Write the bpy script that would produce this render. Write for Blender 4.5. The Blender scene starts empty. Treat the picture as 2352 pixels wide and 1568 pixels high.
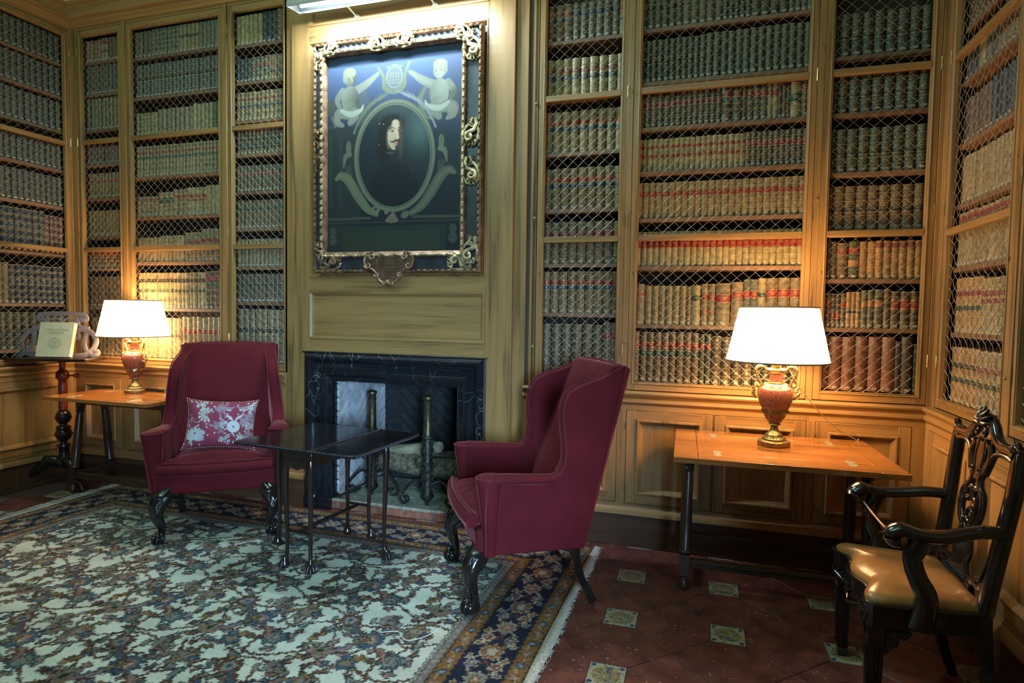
import bpy, bmesh, math, random
import numpy as np
from mathutils import Vector, Matrix, Euler
random.seed(7)
PI = math.pi
scn = bpy.context.scene
COL = scn.collection

# ------------------------------------------------------------------ camera
cam_d = bpy.data.cameras.new('camera'); cam = bpy.data.objects.new('camera', cam_d); COL.objects.link(cam)
yaw, pit, rol = 0.3004, -0.0486, 0.0156
Fv = Vector((-math.sin(yaw)*math.cos(pit), math.cos(yaw)*math.cos(pit), math.sin(pit)))
Rv = Fv.cross(Vector((0, 0, 1))).normalized(); Uv = Rv.cross(Fv)
R2 = Rv*math.cos(rol) + Uv*math.sin(rol); U2 = Uv*math.cos(rol) - Rv*math.sin(rol)
cam.matrix_world = Matrix(((R2.x, U2.x, -Fv.x, 0.2564), (R2.y, U2.y, -Fv.y, -3.7), (R2.z, U2.z, -Fv.z, 1.415), (0, 0, 0, 1)))
cam_d.sensor_width = 36; cam_d.lens = 1380.2/2352*36; cam_d.clip_start = 0.05; cam_d.clip_end = 60
scn.camera = cam

# ------------------------------------------------------------------ world, lights, exposure
scn.view_settings.view_transform = 'Standard'; scn.view_settings.look = 'None'
scn.view_settings.exposure = 0.0; scn.view_settings.gamma = 1.0; scn.view_settings.use_curve_mapping = False
wd = bpy.data.worlds.new('world'); scn.world = wd; wd.use_nodes = True
wd.node_tree.nodes['Background'].inputs[0].default_value = (0.45, 0.75, 0.8, 1)
wd.node_tree.nodes['Background'].inputs[1].default_value = 0.03
def area(name, loc, tgt, sx, sy, energy, color):
    l = bpy.data.lights.new(name, 'AREA'); l.shape = 'RECTANGLE'; l.size = sx; l.size_y = sy
    l.energy = energy; l.color = color
    o = bpy.data.objects.new(name, l); COL.objects.link(o); o.location = loc
    o.rotation_euler = (Vector(tgt)-Vector(loc)).to_track_quat('-Z', 'Y').to_euler(); return o
added_light = area('added_cool_light', (1.25, -4.7, 1.25), (-1.95, 0.3, 0.45), 0.8, 1.2, 34, (0.36, 0.66, 1.0)); added_light.data.spread = math.radians(44)  # added cool light, no window built there; narrowed and aimed at the firebox
area('added_downlight', (-2.3, -3.1, 3.70), (-2.2, -2.5, 0), 1.7, 1.0, 22, (0.45, 0.93, 0.88))  # added overhead fill
area('assumed_uplight', (-1.9, -2.9, 3.25), (-1.9, -2.5, 3.8), 4.2, 0.5, 66, (0.45, 0.95, 0.88))  # assumed from the bright ceiling; unseen floating light, no cove is built
def point(name, loc, energy, color, r=0.04):
    l = bpy.data.lights.new(name, 'POINT'); l.energy = energy; l.color = color; l.shadow_soft_size = r
    o = bpy.data.objects.new(name, l); COL.objects.link(o); o.location = loc; return o

# ------------------------------------------------------------------ materials
MATS = {}
def nt(name):
    m = bpy.data.materials.new(name); m.use_nodes = True; t = m.node_tree
    return m, t, t.nodes['Principled BSDF']
def N(t, typ, **kw):
    n = t.nodes.new(typ)
    for k, v in kw.items():
        if k.startswith('i_'):
            k2 = k[2:]; k2 = int(k2) if k2.isdigit() else k2.replace('_', ' ')
            n.inputs[k2].default_value = v
        else: setattr(n, k, v)
    return n
def ramp(t, src, stops):
    r = t.nodes.new('ShaderNodeValToRGB'); e = r.color_ramp.elements
    while len(e) < len(stops): e.new(0.5)
    for el, (p, c) in zip(e, stops):
        el.position = p; el.color = (c[0], c[1], c[2], 1)
    t.links.new(src, r.inputs[0]); return r
def coords(t, scale=(1, 1, 1), kind='Object'):
    tc = N(t, 'ShaderNodeTexCoord'); mp = N(t, 'ShaderNodeMapping'); mp.inputs['Scale'].default_value = scale
    t.links.new(tc.outputs[kind], mp.inputs[0]); return mp.outputs[0]
def bump(t, b, src, strength=0.3, dist=0.01):
    bn = N(t, 'ShaderNodeBump'); bn.inputs['Strength'].default_value = strength; bn.inputs['Distance'].default_value = dist
    t.links.new(src, bn.inputs['Height']); t.links.new(bn.outputs[0], b.inputs['Normal'])
def wood(name, base, axis='z', rough=0.42, contrast=0.5, scale=1.0, spec=0.5, coat=0.0):
    m, t, b = nt(name)
    s = {'x': (.55, 8, 8), 'y': (8, .55, 8), 'z': (8, 8, .55)}[axis]
    c = coords(t, tuple(k*scale for k in s))
    n1 = N(t, 'ShaderNodeTexNoise', i_Scale=2.0, i_Detail=6.0, i_Roughness=0.55, i_Distortion=0.7)
    t.links.new(c, n1.inputs['Vector'])
    s2 = {'x': (2, 120, 120), 'y': (120, 2, 120), 'z': (120, 120, 2)}[axis]
    n2 = N(t, 'ShaderNodeTexNoise', i_Scale=1.0, i_Detail=3.0)
    t.links.new(coords(t, s2), n2.inputs['Vector'])
    mx = N(t, 'ShaderNodeMath', operation='MULTIPLY_ADD'); mx.inputs[1].default_value = 0.35
    t.links.new(n2.outputs[0], mx.inputs[0]); t.links.new(n1.outputs[0], mx.inputs[2])
    d = [k*(1-contrast) for k in base]; l = [min(1, k*(1+contrast*0.45)) for k in base]
    r = ramp(t, mx.outputs[0], [(0.44, d), (0.62, base), (0.80, l)])
    t.links.new(r.outputs[0], b.inputs['Base Color'])
    b.inputs['Roughness'].default_value = rough; b.inputs['Coat Weight'].default_value = coat
    b.inputs['Coat Roughness'].default_value = 0.12
    b.inputs['Specular IOR Level'].default_value = spec
    bump(t, b, mx.outputs[0], 0.12, 0.004)
    MATS[name] = m; return m
OAK = (0.275, 0.142, 0.046)
wood('plinth_x', (0.10, 0.042, 0.020), 'x'); wood('plinth_y', (0.10, 0.042, 0.020), 'y')
wood('oak_z', OAK, 'z', contrast=.62); wood('oak_x', OAK, 'x', contrast=.62); wood('oak_y', OAK, 'y', contrast=.62)
wood('shelf_x', (0.20, 0.10, 0.052), 'x', 0.5); wood('shelf_y', (0.20, 0.10, 0.052), 'y', 0.5)
wood('case_dark', (0.05, 0.03, 0.018), 'z', 0.7)
wood('table_x', (0.33, 0.115, 0.028), 'x', 0.18, 0.7, coat=0.4)
wood('table_dark', (0.045, 0.022, 0.012), 'z', 0.28, 0.5)
wood('ebony', (0.013, 0.009, 0.008), 'z', 0.14, 0.4, coat=0.5)
wood('ebony_x', (0.008, 0.007, 0.008), 'x', 0.14, 0.4, spec=.35, coat=0.15)
wood('ebony_brown', (0.018, 0.009, 0.007), 'z', 0.22, 0.5, coat=0.3)
wood('mahogany', (0.16, 0.022, 0.012), 'z', 0.22, 0.4, coat=0.4)
wood('lectern_wood', (0.27, 0.21, 0.23), 'x', 0.4, 0.25)

def plain(name, col, rough=0.5, metal=0.0, noise=0.0, nscale=30, bmp=0.0, spec=0.5, emit=None, estr=0):
    m, t, b = nt(name)
    b.inputs['Roughness'].default_value = rough; b.inputs['Metallic'].default_value = metal
    b.inputs['Specular IOR Level'].default_value = spec
    n = N(t, 'ShaderNodeTexNoise', i_Scale=float(nscale), i_Detail=5.0); t.links.new(coords(t), n.inputs['Vector'])
    lo = [max(0, k*(1-noise)) for k in col]; hi = [min(1, k*(1+noise)) for k in col]
    r = ramp(t, n.outputs[0], [(0.35, lo), (0.65, hi)])
    t.links.new(r.outputs[0], b.inputs['Base Color'])
    if bmp: bump(t, b, n.outputs[0], bmp, 0.01)
    if emit:
        b.inputs['Emission Color'].default_value = (*emit, 1); b.inputs['Emission Strength'].default_value = estr
    MATS[name] = m; return m
plain('ceiling_paint', (0.80, 0.82, 0.80), 0.8)
plain('plaster', (0.55, 0.52, 0.45), 0.8)
plain('wire', (0.36, 0.28, 0.20), 0.45, 0.2, 0.15, 60)
plain('brass', (0.48, 0.34, 0.14), 0.30, 1.0, 0.25, 40, 0.05)
plain('hinge_plate', (0.30, 0.26, 0.17), 0.5, 0.3, 0.3, 60)
plain('brass_dark', (0.26, 0.19, 0.08), 0.42, 0.9, 0.35, 60, 0.15)
plain('gilt', (0.40, 0.29, 0.15), 0.38, 0.55, 0.6, 22, 0.25)
plain('gilt_worn', (0.24, 0.13, 0.07), 0.42, 0.6, 0.5, 16, 0.3)
plain('frame_black', (0.030, 0.028, 0.034), 0.35, 0.0, 0.3, 12)
plain('frame_brown', (0.10, 0.045, 0.025), 0.4, 0.1, 0.3, 20)
plain('steel', (0.62, 0.66, 0.66), 0.42, 0.35, 0.08, 8)
plain('iron', (0.05, 0.047, 0.038), 0.45, 0.7, 0.45, 45, 0.35)
plain('iron_bronze', (0.13, 0.10, 0.055), 0.36, 0.8, 0.35, 30, 0.1)
plain('porphyry', (0.15, 0.050, 0.036), 0.20, 0.0, 0.45, 160)
plain('paper', (0.78, 0.68, 0.45), 0.7, 0.0, 0.05, 20)
plain('page_edge', (0.66, 0.56, 0.36), 0.8, 0.0, 0.15, 120)
plain('sticker', (0.40, 0.34, 0.24), 0.7)
plain('book_ink', (0.30, 0.26, 0.19), 0.7)
plain('ink_gold', (0.52, 0.36, 0.13), 0.4, 0.6)
plain('lab_red', (0.27, 0.020, 0.016), 0.45, 0.0, 0.2, 60)
plain('lab_plum', (0.20, 0.025, 0.035), 0.45, 0.0, 0.2, 60)
plain('lab_navy', (0.012, 0.035, 0.075), 0.45, 0.0, 0.2, 60)
plain('lab_green', (0.018, 0.050, 0.035), 0.45, 0.0, 0.2, 60)
plain('lab_black', (0.018, 0.016, 0.016), 0.45, 0.0, 0.2, 60)
plain('lab_orange', (0.42, 0.17, 0.05), 0.45, 0.0, 0.2, 60)
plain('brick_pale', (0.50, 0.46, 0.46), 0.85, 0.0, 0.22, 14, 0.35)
plain('brick_shaded', (0.018, 0.017, 0.016), 0.9, 0.0, 0.4, 26, 0.5)  # back and right firebox brick, blackened to stand in for the shade there
plain('brick_red', (0.26, 0.095, 0.05), 0.85, 0.0, 0.35, 26, 0.4)
plain('hearth_brick', (0.30, 0.30, 0.23), 0.8, 0.0, 0.25, 26, 0.4)
plain('mortar', (0.055, 0.05, 0.05), 0.95, 0.0, 0.3, 60)
plain('bark', (0.11, 0.085, 0.05), 0.95, 0.0, 0.6, 38, 1.0)
plain('log_wood', (0.30, 0.25, 0.16), 0.8, 0.0, 0.2, 20, 0.2)
plain('grout', (0.10, 0.05, 0.04), 0.7, 0.0, 0.3, 60)
plain('terracotta', (0.130, 0.038, 0.026), 0.34, 0.0, 0.4, 9)
plain('fringe', (0.48, 0.42, 0.34), 0.95, 0.0, 0.25, 80)
plain('cord', (0.50, 0.34, 0.16), 0.5)
plain('rope', (0.62, 0.33, 0.25), 0.8, 0.0, 0.2, 200)
plain('thread', (0.75, 0.68, 0.58), 0.8)
plain('shade_trim', (0.34, 0.25, 0.12), 0.6)
plain('paint_dark', (0.02, 0.02, 0.02), 0.5)
# terracotta gets light chips
m = MATS['terracotta']; t = m.node_tree; b = t.nodes['Principled BSDF']
n = N(t, 'ShaderNodeTexNoise', i_Scale=55.0, i_Detail=2.0); t.links.new(coords(t, kind='Object'), n.inputs['Vector'])
gp = N(t, 'ShaderNodeNewGeometry'); t.links.new(gp.outputs['Position'], n.inputs['Vector'])
r = ramp(t, n.outputs[0], [(0.665, (0, 0, 0)), (0.70, (1, 1, 1))])
mx = N(t, 'ShaderNodeMix', data_type='RGBA'); t.links.new(r.outputs[0], mx.inputs[0])
t.links.new(b.inputs['Base Color'].links[0].from_socket, mx.inputs[6]); mx.inputs[7].default_value = (0.36, 0.27, 0.24, 1)
t.links.new(mx.outputs[2], b.inputs['Base Color'])
n3 = N(t, 'ShaderNodeTexNoise', i_Scale=4.0, i_Detail=6.0); t.links.new(gp.outputs['Position'], n3.inputs['Vector'])
mr = N(t, 'ShaderNodeMapRange'); mr.inputs[3].default_value = 0.24; mr.inputs[4].default_value = 0.5
t.links.new(n3.outputs[0], mr.inputs[0]); t.links.new(mr.outputs[0], b.inputs['Roughness'])
bump(t, b, n3.outputs[0], 0.12, 0.02)

def velvet(name, col):
    m, t, b = nt(name)
    n = N(t, 'ShaderNodeTexNoise', i_Scale=5.0, i_Detail=4.0, i_Roughness=0.6); t.links.new(coords(t), n.inputs['Vector'])
    r = ramp(t, n.outputs[0], [(0.3, [k*0.72 for k in col]), (0.7, [k*1.1 for k in col])])
    t.links.new(r.outputs[0], b.inputs['Base Color'])
    b.inputs['Roughness'].default_value = 0.85; b.inputs['Sheen Weight'].default_value = 0.4
    b.inputs['Sheen Roughness'].default_value = 0.22; b.inputs['Sheen Tint'].default_value = (1.0, 0.32, 0.30, 1)
    n2 = N(t, 'ShaderNodeTexNoise', i_Scale=260.0, i_Detail=2.0); t.links.new(coords(t), n2.inputs['Vector'])
    bump(t, b, n2.outputs[0], 0.25, 0.002)
    b.inputs['Specular IOR Level'].default_value = 0.2
    MATS[name] = m
velvet('velvet', (0.105, 0.0055, 0.0095)); velvet('velvet_piping', (0.14, 0.014, 0.022))

def marble():
    m, t, b = nt('marble')
    c = coords(t); n0 = N(t, 'ShaderNodeTexNoise', i_Scale=2.0, i_Detail=4.0); t.links.new(c, n0.inputs['Vector'])
    va = N(t, 'ShaderNodeVectorMath', operation='MULTIPLY_ADD'); va.inputs[1].default_value = (1.1, 1.1, 1.1)
    t.links.new(n0.outputs['Color'], va.inputs[0]); t.links.new(c, va.inputs[2])
    w = N(t, 'ShaderNodeTexVoronoi', feature='DISTANCE_TO_EDGE', i_Scale=5.5); t.links.new(va.outputs[0], w.inputs['Vector'])
    r = ramp(t, w.outputs[0], [(0.0, (.8, .8, .8)), (0.007, (0, 0, 0))])
    n2 = N(t, 'ShaderNodeTexNoise', i_Scale=3.0, i_Detail=3.0); t.links.new(c, n2.inputs['Vector'])
    r2 = ramp(t, n2.outputs[0], [(0.46, (0, 0, 0)), (0.64, (1, 1, 1))])
    mu = N(t, 'ShaderNodeMath', operation='MULTIPLY'); t.links.new(r.outputs[0], mu.inputs[0]); t.links.new(r2.outputs[0], mu.inputs[1])
    mx = N(t, 'ShaderNodeMix', data_type='RGBA'); mx.inputs[6].default_value = (0.010, 0.011, 0.014, 1); mx.inputs[7].default_value = (0.42, 0.46, 0.44, 1)
    t.links.new(mu.outputs[0], mx.inputs[0]); t.links.new(mx.outputs[2], b.inputs['Base Color'])
    b.inputs['Roughness'].default_value = 0.12; b.inputs['Specular IOR Level'].default_value = 0.6
    MATS['marble'] = m
marble()

def leather():
    m, t, b = nt('seat_leather'); c = coords(t)
    n = N(t, 'ShaderNodeTexNoise', i_Scale=9.0, i_Detail=6.0, i_Roughness=0.65); t.links.new(c, n.inputs['Vector'])
    r = ramp(t, n.outputs[0], [(0.3, (0.22, 0.095, 0.028)), (0.55, (0.35, 0.155, 0.045)), (0.75, (0.42, 0.205, 0.065))])
    t.links.new(r.outputs[0], b.inputs['Base Color']); b.inputs['Roughness'].default_value = 0.32
    n2 = N(t, 'ShaderNodeTexVoronoi', i_Scale=120.0); t.links.new(c, n2.inputs['Vector']); bump(t, b, n2.outputs[0], 0.08, 0.003)
    MATS['seat_leather'] = m
leather()

def vcol(name, rough=0.6, bmp=0.0, bs=300, spec=0.3, sheen=0.0, coat=0.0):
    m, t, b = nt(name); a = N(t, 'ShaderNodeVertexColor', layer_name='Col')
    n = N(t, 'ShaderNodeTexNoise', i_Scale=float(bs), i_Detail=3.0); t.links.new(coords(t), n.inputs['Vector'])
    mr = N(t, 'ShaderNodeMapRange'); mr.inputs[3].default_value = 0.75; mr.inputs[4].default_value = 1.2
    t.links.new(n.outputs[0], mr.inputs[0])
    mx = N(t, 'ShaderNodeMix', data_type='RGBA', blend_type='MULTIPLY'); mx.inputs[0].default_value = 1.0
    t.links.new(a.outputs[0], mx.inputs[6]); t.links.new(mr.outputs[0], mx.inputs[7])
    t.links.new(mx.outputs[2], b.inputs['Base Color'])
    b.inputs['Roughness'].default_value = rough; b.inputs['Specular IOR Level'].default_value = spec
    b.inputs['Sheen Weight'].default_value = sheen; b.inputs['Coat Weight'].default_value = coat
    if bmp: bump(t, b, n.outputs[0], bmp, 0.004)
    MATS[name] = m
vcol('rug_pile', 0.95, 0.5, 320, 0.1); vcol('canvas', 0.5, 0.12, 700, 0.14); vcol('damask', 0.7, 0.3, 500, 0.2, 0.0)

def book_mat(name, style):
    # leather colour from attribute; gilt tooling laid out in the spine's own UV (u across, v up, six panels)
    m, t, b = nt(name); L = t.links.new
    a = N(t, 'ShaderNodeVertexColor', layer_name='Col')
    uv = N(t, 'ShaderNodeUVMap'); sp = N(t, 'ShaderNodeSeparateXYZ'); L(uv.outputs[0], sp.inputs[0])
    def M(op, x, y=None, z=None):
        n = N(t, 'ShaderNodeMath', operation=op)
        for i, k in enumerate((x, y, z)):
            if k is None: continue
            if isinstance(k, (int, float)): n.inputs[i].default_value = k
            else: L(k, n.inputs[i])
        return n.outputs[0]
    u = M('SUBTRACT', sp.outputs[0], 0.5); v6 = M('MULTIPLY', sp.outputs[1], 6.0); q = M('SUBTRACT', M('FRACT', v6), 0.5)
    au = M('ABSOLUTE', u); aq = M('ABSOLUTE', q)
    def band(x, c, w): return M('LESS_THAN', M('ABSOLUTE', M('SUBTRACT', x, c)), w)
    g = band(aq, 0.43, 0.030)
    oi = N(t, 'ShaderNodeObjectInfo'); geo = N(t, 'ShaderNodeNewGeometry')
    ns = N(t, 'ShaderNodeTexNoise', i_Scale=150.0 if style == 'dense' else 90.0, i_Detail=3.0, i_Roughness=0.7)
    L(geo.outputs['Position'], ns.inputs['Vector'])
    if style == 'diamond':
        d = M('ADD', M('MULTIPLY', au, 1.05), aq)
        g = M('MAXIMUM', g, band(d, 0.33, 0.035)); g = M('MAXIMUM', g, M('LESS_THAN', d, 0.12))
    elif style == 'oval':
        d = M('SQRT', M('ADD', M('MULTIPLY', M('MULTIPLY', au, au), 1.3), M('MULTIPLY', M('MULTIPLY', aq, aq), 3.2)))
        g = M('MAXIMUM', g, band(d, 0.40, 0.045)); g = M('MAXIMUM', g, M('LESS_THAN', d, 0.13))
    elif style == 'flower':
        an = M('ARCTAN2', q, u); rr = M('SQRT', M('ADD', M('MULTIPLY', au, au), M('MULTIPLY', aq, aq)))
        pet = M('MULTIPLY_ADD', M('ABSOLUTE', M('SINE', M('MULTIPLY', an, 3.0))), 0.15, 0.08)
        g = M('MAXIMUM', g, M('LESS_THAN', rr, pet))
    elif style == 'dense':
        th = M('GREATER_THAN', ns.outputs[0], 0.52); d = M('ADD', au, aq)
        g = M('MAXIMUM', g, M('MULTIPLY', th, M('LESS_THAN', aq, 0.40)))
    elif style == 'lines':
        g = M('MAXIMUM', g, band(aq, 0.34, 0.018))
    elif style == 'plain':
        g = band(aq, 0.47, 0.02)
    wear = M('GREATER_THAN', ns.outputs[0], 0.40); g = M('MULTIPLY', g, wear)
    g = M('MULTIPLY', g, M('LESS_THAN', au, 0.5)); amt = {'plain': 0.22, 'dense': 0.55}.get(style, 0.62); g = M('MULTIPLY', g, amt)
    n2 = N(t, 'ShaderNodeTexNoise', i_Scale=38.0, i_Detail=4.0); L(geo.outputs['Position'], n2.inputs['Vector'])
    mr = N(t, 'ShaderNodeMapRange'); mr.inputs[1].default_value = 0.3; mr.inputs[2].default_value = 0.7; mr.inputs[3].default_value = 0.45; mr.inputs[4].default_value = 1.2
    L(n2.outputs[0], mr.inputs[0])
    mx = N(t, 'ShaderNodeMix', data_type='RGBA', blend_type='MULTIPLY'); mx.inputs[0].default_value = 1.0
    L(a.outputs[0], mx.inputs[6]); L(mr.outputs[0], mx.inputs[7])
    mg = N(t, 'ShaderNodeMix', data_type='RGBA'); L(g, mg.inputs[0]); L(mx.outputs[2], mg.inputs[6])
    mg.inputs[7].default_value = (0.52, 0.38, 0.15, 1)
    L(mg.outputs[2], b.inputs['Base Color']); b.inputs['Roughness'].default_value = 0.45
    L(M('MULTIPLY', g, 0.45), b.inputs['Metallic'])
    MATS[name] = m
STY = ['dense', 'diamond', 'oval', 'flower', 'lines', 'plain']
for s_ in STY: book_mat('book_leather_'+s_, s_)

def tile_mat():
    m, t, b = nt('olambrilla'); L = t.links.new
    tc = N(t, 'ShaderNodeTexCoord'); sp = N(t, 'ShaderNodeSeparateXYZ'); L(tc.outputs['Object'], sp.inputs[0])
    def M(op, x, y=None, z=None):
        n = N(t, 'ShaderNodeMath', operation=op)
        for i, k in enumerate((x, y, z)):
            if k is None: continue
            if isinstance(k, (int, float)): n.inputs[i].default_value = k
            else: L(k, n.inputs[i])
        return n.outputs[0]
    ax = M('ABSOLUTE', sp.outputs[0]); ay = M('ABSOLUTE', sp.outputs[1])
    r = M('SQRT', M('ADD', M('MULTIPLY', ax, ax), M('MULTIPLY', ay, ay)))
    cr = M('SQRT', M('ADD', M('POWER', M('ABSOLUTE', M('SUBTRACT', ax, 0.057)), 2.0), M('POWER', M('ABSOLUTE', M('SUBTRACT', ay, 0.057)), 2.0)))
    oi = N(t, 'ShaderNodeObjectInfo'); ofs = N(t, 'ShaderNodeVectorMath', operation='ADD')
    L(tc.outputs['Object'], ofs.inputs[0]); L(oi.outputs['Location'], ofs.inputs[1])
    ns = N(t, 'ShaderNodeTexNoise', i_Scale=30.0, i_Detail=1.5, i_Distortion=1.6); L(ofs.outputs[0], ns.inputs['Vector'])
    body = ramp(t, ns.outputs[0], [(0.38, (0.05, 0.07, 0.13)), (0.42, (0.30, 0.26, 0.16)), (0.47, (0.34, 0.29, 0.17)), (0.50, (0.09, 0.07, 0.03)), (0.55, (0.28, 0.15, 0.045)), (0.59, (0.32, 0.27, 0.15))])
    for i, e in enumerate(body.color_ramp.elements): pass
    ring = M('LESS_THAN', M('ABSOLUTE', M('SUBTRACT', r, 0.060)), 0.0045)
    out = M('GREATER_THAN', r, 0.060); dot = M('LESS_THAN', cr, 0.010)
    m1 = N(t, 'ShaderNodeMix', data_type='RGBA'); L(out, m1.inputs[0]); L(body.outputs[0], m1.inputs[6]); m1.inputs[7].default_value = (0.36, 0.33, 0.26, 1)
    m2 = N(t, 'ShaderNodeMix', data_type='RGBA'); L(ring, m2.inputs[0]); L(m1.outputs[2], m2.inputs[6]); m2.inputs[7].default_value = (0.38, 0.33, 0.12, 1)
    m3 = N(t, 'ShaderNodeMix', data_type='RGBA'); L(dot, m3.inputs[0]); L(m2.outputs[2], m3.inputs[6]); m3.inputs[7].default_value = (0.03, 0.045, 0.10, 1)
    nw = N(t, 'ShaderNodeTexNoise', i_Scale=75.0, i_Detail=4.0); L(ofs.outputs[0], nw.inputs['Vector'])
    rw = ramp(t, nw.outputs[0], [(0.54, (0, 0, 0)), (0.62, (1, 1, 1))]); m4 = N(t, 'ShaderNodeMix', data_type='RGBA')
    L(rw.outputs[0], m4.inputs[0]); L(m3.outputs[2], m4.inputs[6]); m4.inputs[7].default_value = (0.15, 0.11, 0.075, 1)
    L(m4.outputs[2], b.inputs['Base Color']); b.inputs['Roughness'].default_value = 0.3
    MATS['olambrilla'] = m
tile_mat()

def shade_mat():
    m, t, b = nt('lamp_shade_lit')
    b.inputs['Base Color'].default_value = (0.9, 0.85, 0.72, 1); b.inputs['Roughness'].default_value = 0.8
    b.inputs['Emission Color'].default_value = (1.0, 0.72, 0.40, 1); b.inputs['Emission Strength'].default_value = 9.0
    MATS['lamp_shade'] = m
shade_mat()
plain('tube_lit', (0.9, 0.95, 1), 0.5, emit=(0.62, 0.85, 1.0), estr=10)

# ------------------------------------------------------------------ mesh helpers
class MB:
    def __init__(s): s.v = []; s.f = []; s.m = []; s.uv = []; s.col = []; s.hasuv = False; s.hascol = False
    def add(s, verts, faces, mi=0, uv=None, col=None):
        o = len(s.v); s.v += [tuple(p) for p in verts]
        for k, f in enumerate(faces):
            s.f.append([i+o for i in f]); s.m.append(mi[k] if isinstance(mi, list) else mi)
        if uv is not None: s.hasuv = True; s.uv += list(uv)
        else: s.uv += [(0.0, 0.0)]*len(verts)
        if col is not None:
            s.hascol = True; s.col += ([col]*len(verts) if len(col) == 3 and not hasattr(col[0], '__len__') else list(col))
        else: s.col += [(0.5, 0.5, 0.5)]*len(verts)
        return s
    def box(s, x0, x1, y0, y1, z0, z1, mi=0, T=None):
        v = [(x0, y0, z0), (x1, y0, z0), (x1, y1, z0), (x0, y1, z0), (x0, y0, z1), (x1, y0, z1), (x1, y1, z1), (x0, y1, z1)]
        if T: v = [T(*p) for p in v]
        return s.add(v, [(0, 3, 2, 1), (4, 5, 6, 7), (0, 1, 5, 4), (1, 2, 6, 5), (2, 3, 7, 6), (3, 0, 4, 7)], mi)
    def obox(s, c, ax, ay, az, mi=0):
        c = Vector(c); ax = Vector(ax); ay = Vector(ay); az = Vector(az)
        v = [c+i*ax+j*ay+k*az for k in (-1, 1) for i, j in ((-1, -1), (1, -1), (1, 1), (-1, 1))]
        return s.add(v, [(0, 3, 2, 1), (4, 5, 6, 7), (0, 1, 5, 4), (1, 2, 6, 5), (2, 3, 7, 6), (3, 0, 4, 7)], mi)
    def tube(s, pts, rad, n=8, mi=0, closed=False, flat=1.0, up=None, power=1.0):
        P = [Vector(p) for p in pts]; k = len(P)
        if not isinstance(rad, list): rad = [rad]*k
        verts = []; prev = None
        for i in range(k):
            a = P[i-1] if (i > 0 or closed) else P[i]; c = P[(i+1) % k] if (i < k-1 or closed) else P[i]
            d = (c-a); d = d.normalized() if d.length > 1e-9 else Vector((0, 0, 1))
            if up is not None:
                u_ = Vector(up); sd = d.cross(u_)
                if sd.length < 1e-4: sd = d.cross(Vector((1, 0.1, 0)))
                sd.normalize(); nn = sd.cross(d).normalized()
            else:
                if prev is None:
                    nn = d.cross(Vector((0, 0, 1)) if abs(d.z) < 0.9 else Vector((1, 0, 0))).normalized()
                else:
                    nn = prev - d*prev.dot(d); nn = nn.normalized() if nn.length > 1e-6 else prev
                sd = d.cross(nn)
            prev = nn; r = rad[i]; ra, rb = (r if isinstance(r, (tuple, list)) else (r, r*flat))
            for j in range(n):
                an = 2*PI*j/n + PI/n; ca, sa = math.cos(an), math.sin(an)
                if power != 1.0:
                    ca = math.copysign(abs(ca)**power, ca); sa = math.copysign(abs(sa)**power, sa)
                verts.append(P[i] + sd*(ra*ca) + nn*(rb*sa))
        faces = []
        for i in range(k if closed else k-1):
            for j in range(n):
                a = i*n+j; b_ = i*n+(j+1) % n; c = ((i+1) % k)*n+(j+1) % n; d = ((i+1) % k)*n+j
                faces.append((a, d, c, b_))
        if not closed:
            faces.append(tuple(range(n))); faces.append(tuple(reversed(range((k-1)*n, k*n))))
        return s.add(verts, faces, mi)
    def lathe(s, prof, c=(0, 0, 0), n=24, mi=0, sq=None):
        verts = []; faces = []
        for r, z in prof:
            for j in range(n):
                a = 2*PI*j/n + (PI/n)
                rr = r*(sq(a, z) if sq else 1)
                verts.append((c[0]+rr*math.cos(a), c[1]+rr*math.sin(a), c[2]+z))
        for i in range(len(prof)-1):
            for j in range(n):
                faces.append((i*n+j, i*n+(j+1) % n, (i+1)*n+(j+1) % n, (i+1)*n+j))
        faces.append(tuple(reversed(range(n)))); faces.append(tuple(range((len(prof)-1)*n, len(prof)*n)))
        return s.add(verts, faces, mi)
    def prism(s, poly, T, w0, w1, mi=0):
        n = len(poly); v = [T(a, b, w0) for a, b in poly]+[T(a, b, w1) for a, b in poly]
        f = [tuple(reversed(range(n))), tuple(range(n, 2*n))]+[(i, (i+1) % n, n+(i+1) % n, n+i) for i in range(n)]
        return s.add(v, f, mi)
    def frame(s, x0, x1, z0, z1, prof, T, mi=0, closed_back=False):
        # mitred moulding round a rectangle: prof = [(inset, height)]
        k = len(prof); verts = []
        for cx, cz, sx, sz in ((x0, z0, 1, 1), (x1, z0, -1, 1), (x1, z1, -1, -1), (x0, z1, 1, -1)):
            for ins, h in prof: verts.append(T(cx+sx*ins, cz+sz*ins, h))
        f = [(c*k+i, ((c+1) % 4)*k+i, ((c+1) % 4)*k+i+1, c*k+i+1) for c in range(4) for i in range(k-1)]
        return s.add(verts, f, mi)
    def build(s, name, mat, parent=None, smooth=0.6, bevel=0, seg=2, sub=0, kind=None):
        me = bpy.data.meshes.new(name)
        off = Vector((0, 0, 0))
        if parent is not None and parent.get('_w') is not None: off = Vector(parent['_w'])
        vs = s.v if off.length == 0 else [(p[0]-off.x, p[1]-off.y, p[2]-off.z) for p in s.v]
        me.from_pydata(vs, [], s.f)
        mats = mat if isinstance(mat, (list, tuple)) else [mat]
        for mm in mats: me.materials.append(MATS[mm])
        me.polygons.foreach_set('material_index', s.m)
        if s.hasuv:
            l = me.uv_layers.new(name='UVMap'); li = np.empty(len(me.loops), dtype=np.int32); me.loops.foreach_get('vertex_index', li)
            l.data.foreach_set('uv', np.array(s.uv, dtype=np.float32)[li].ravel())
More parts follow.
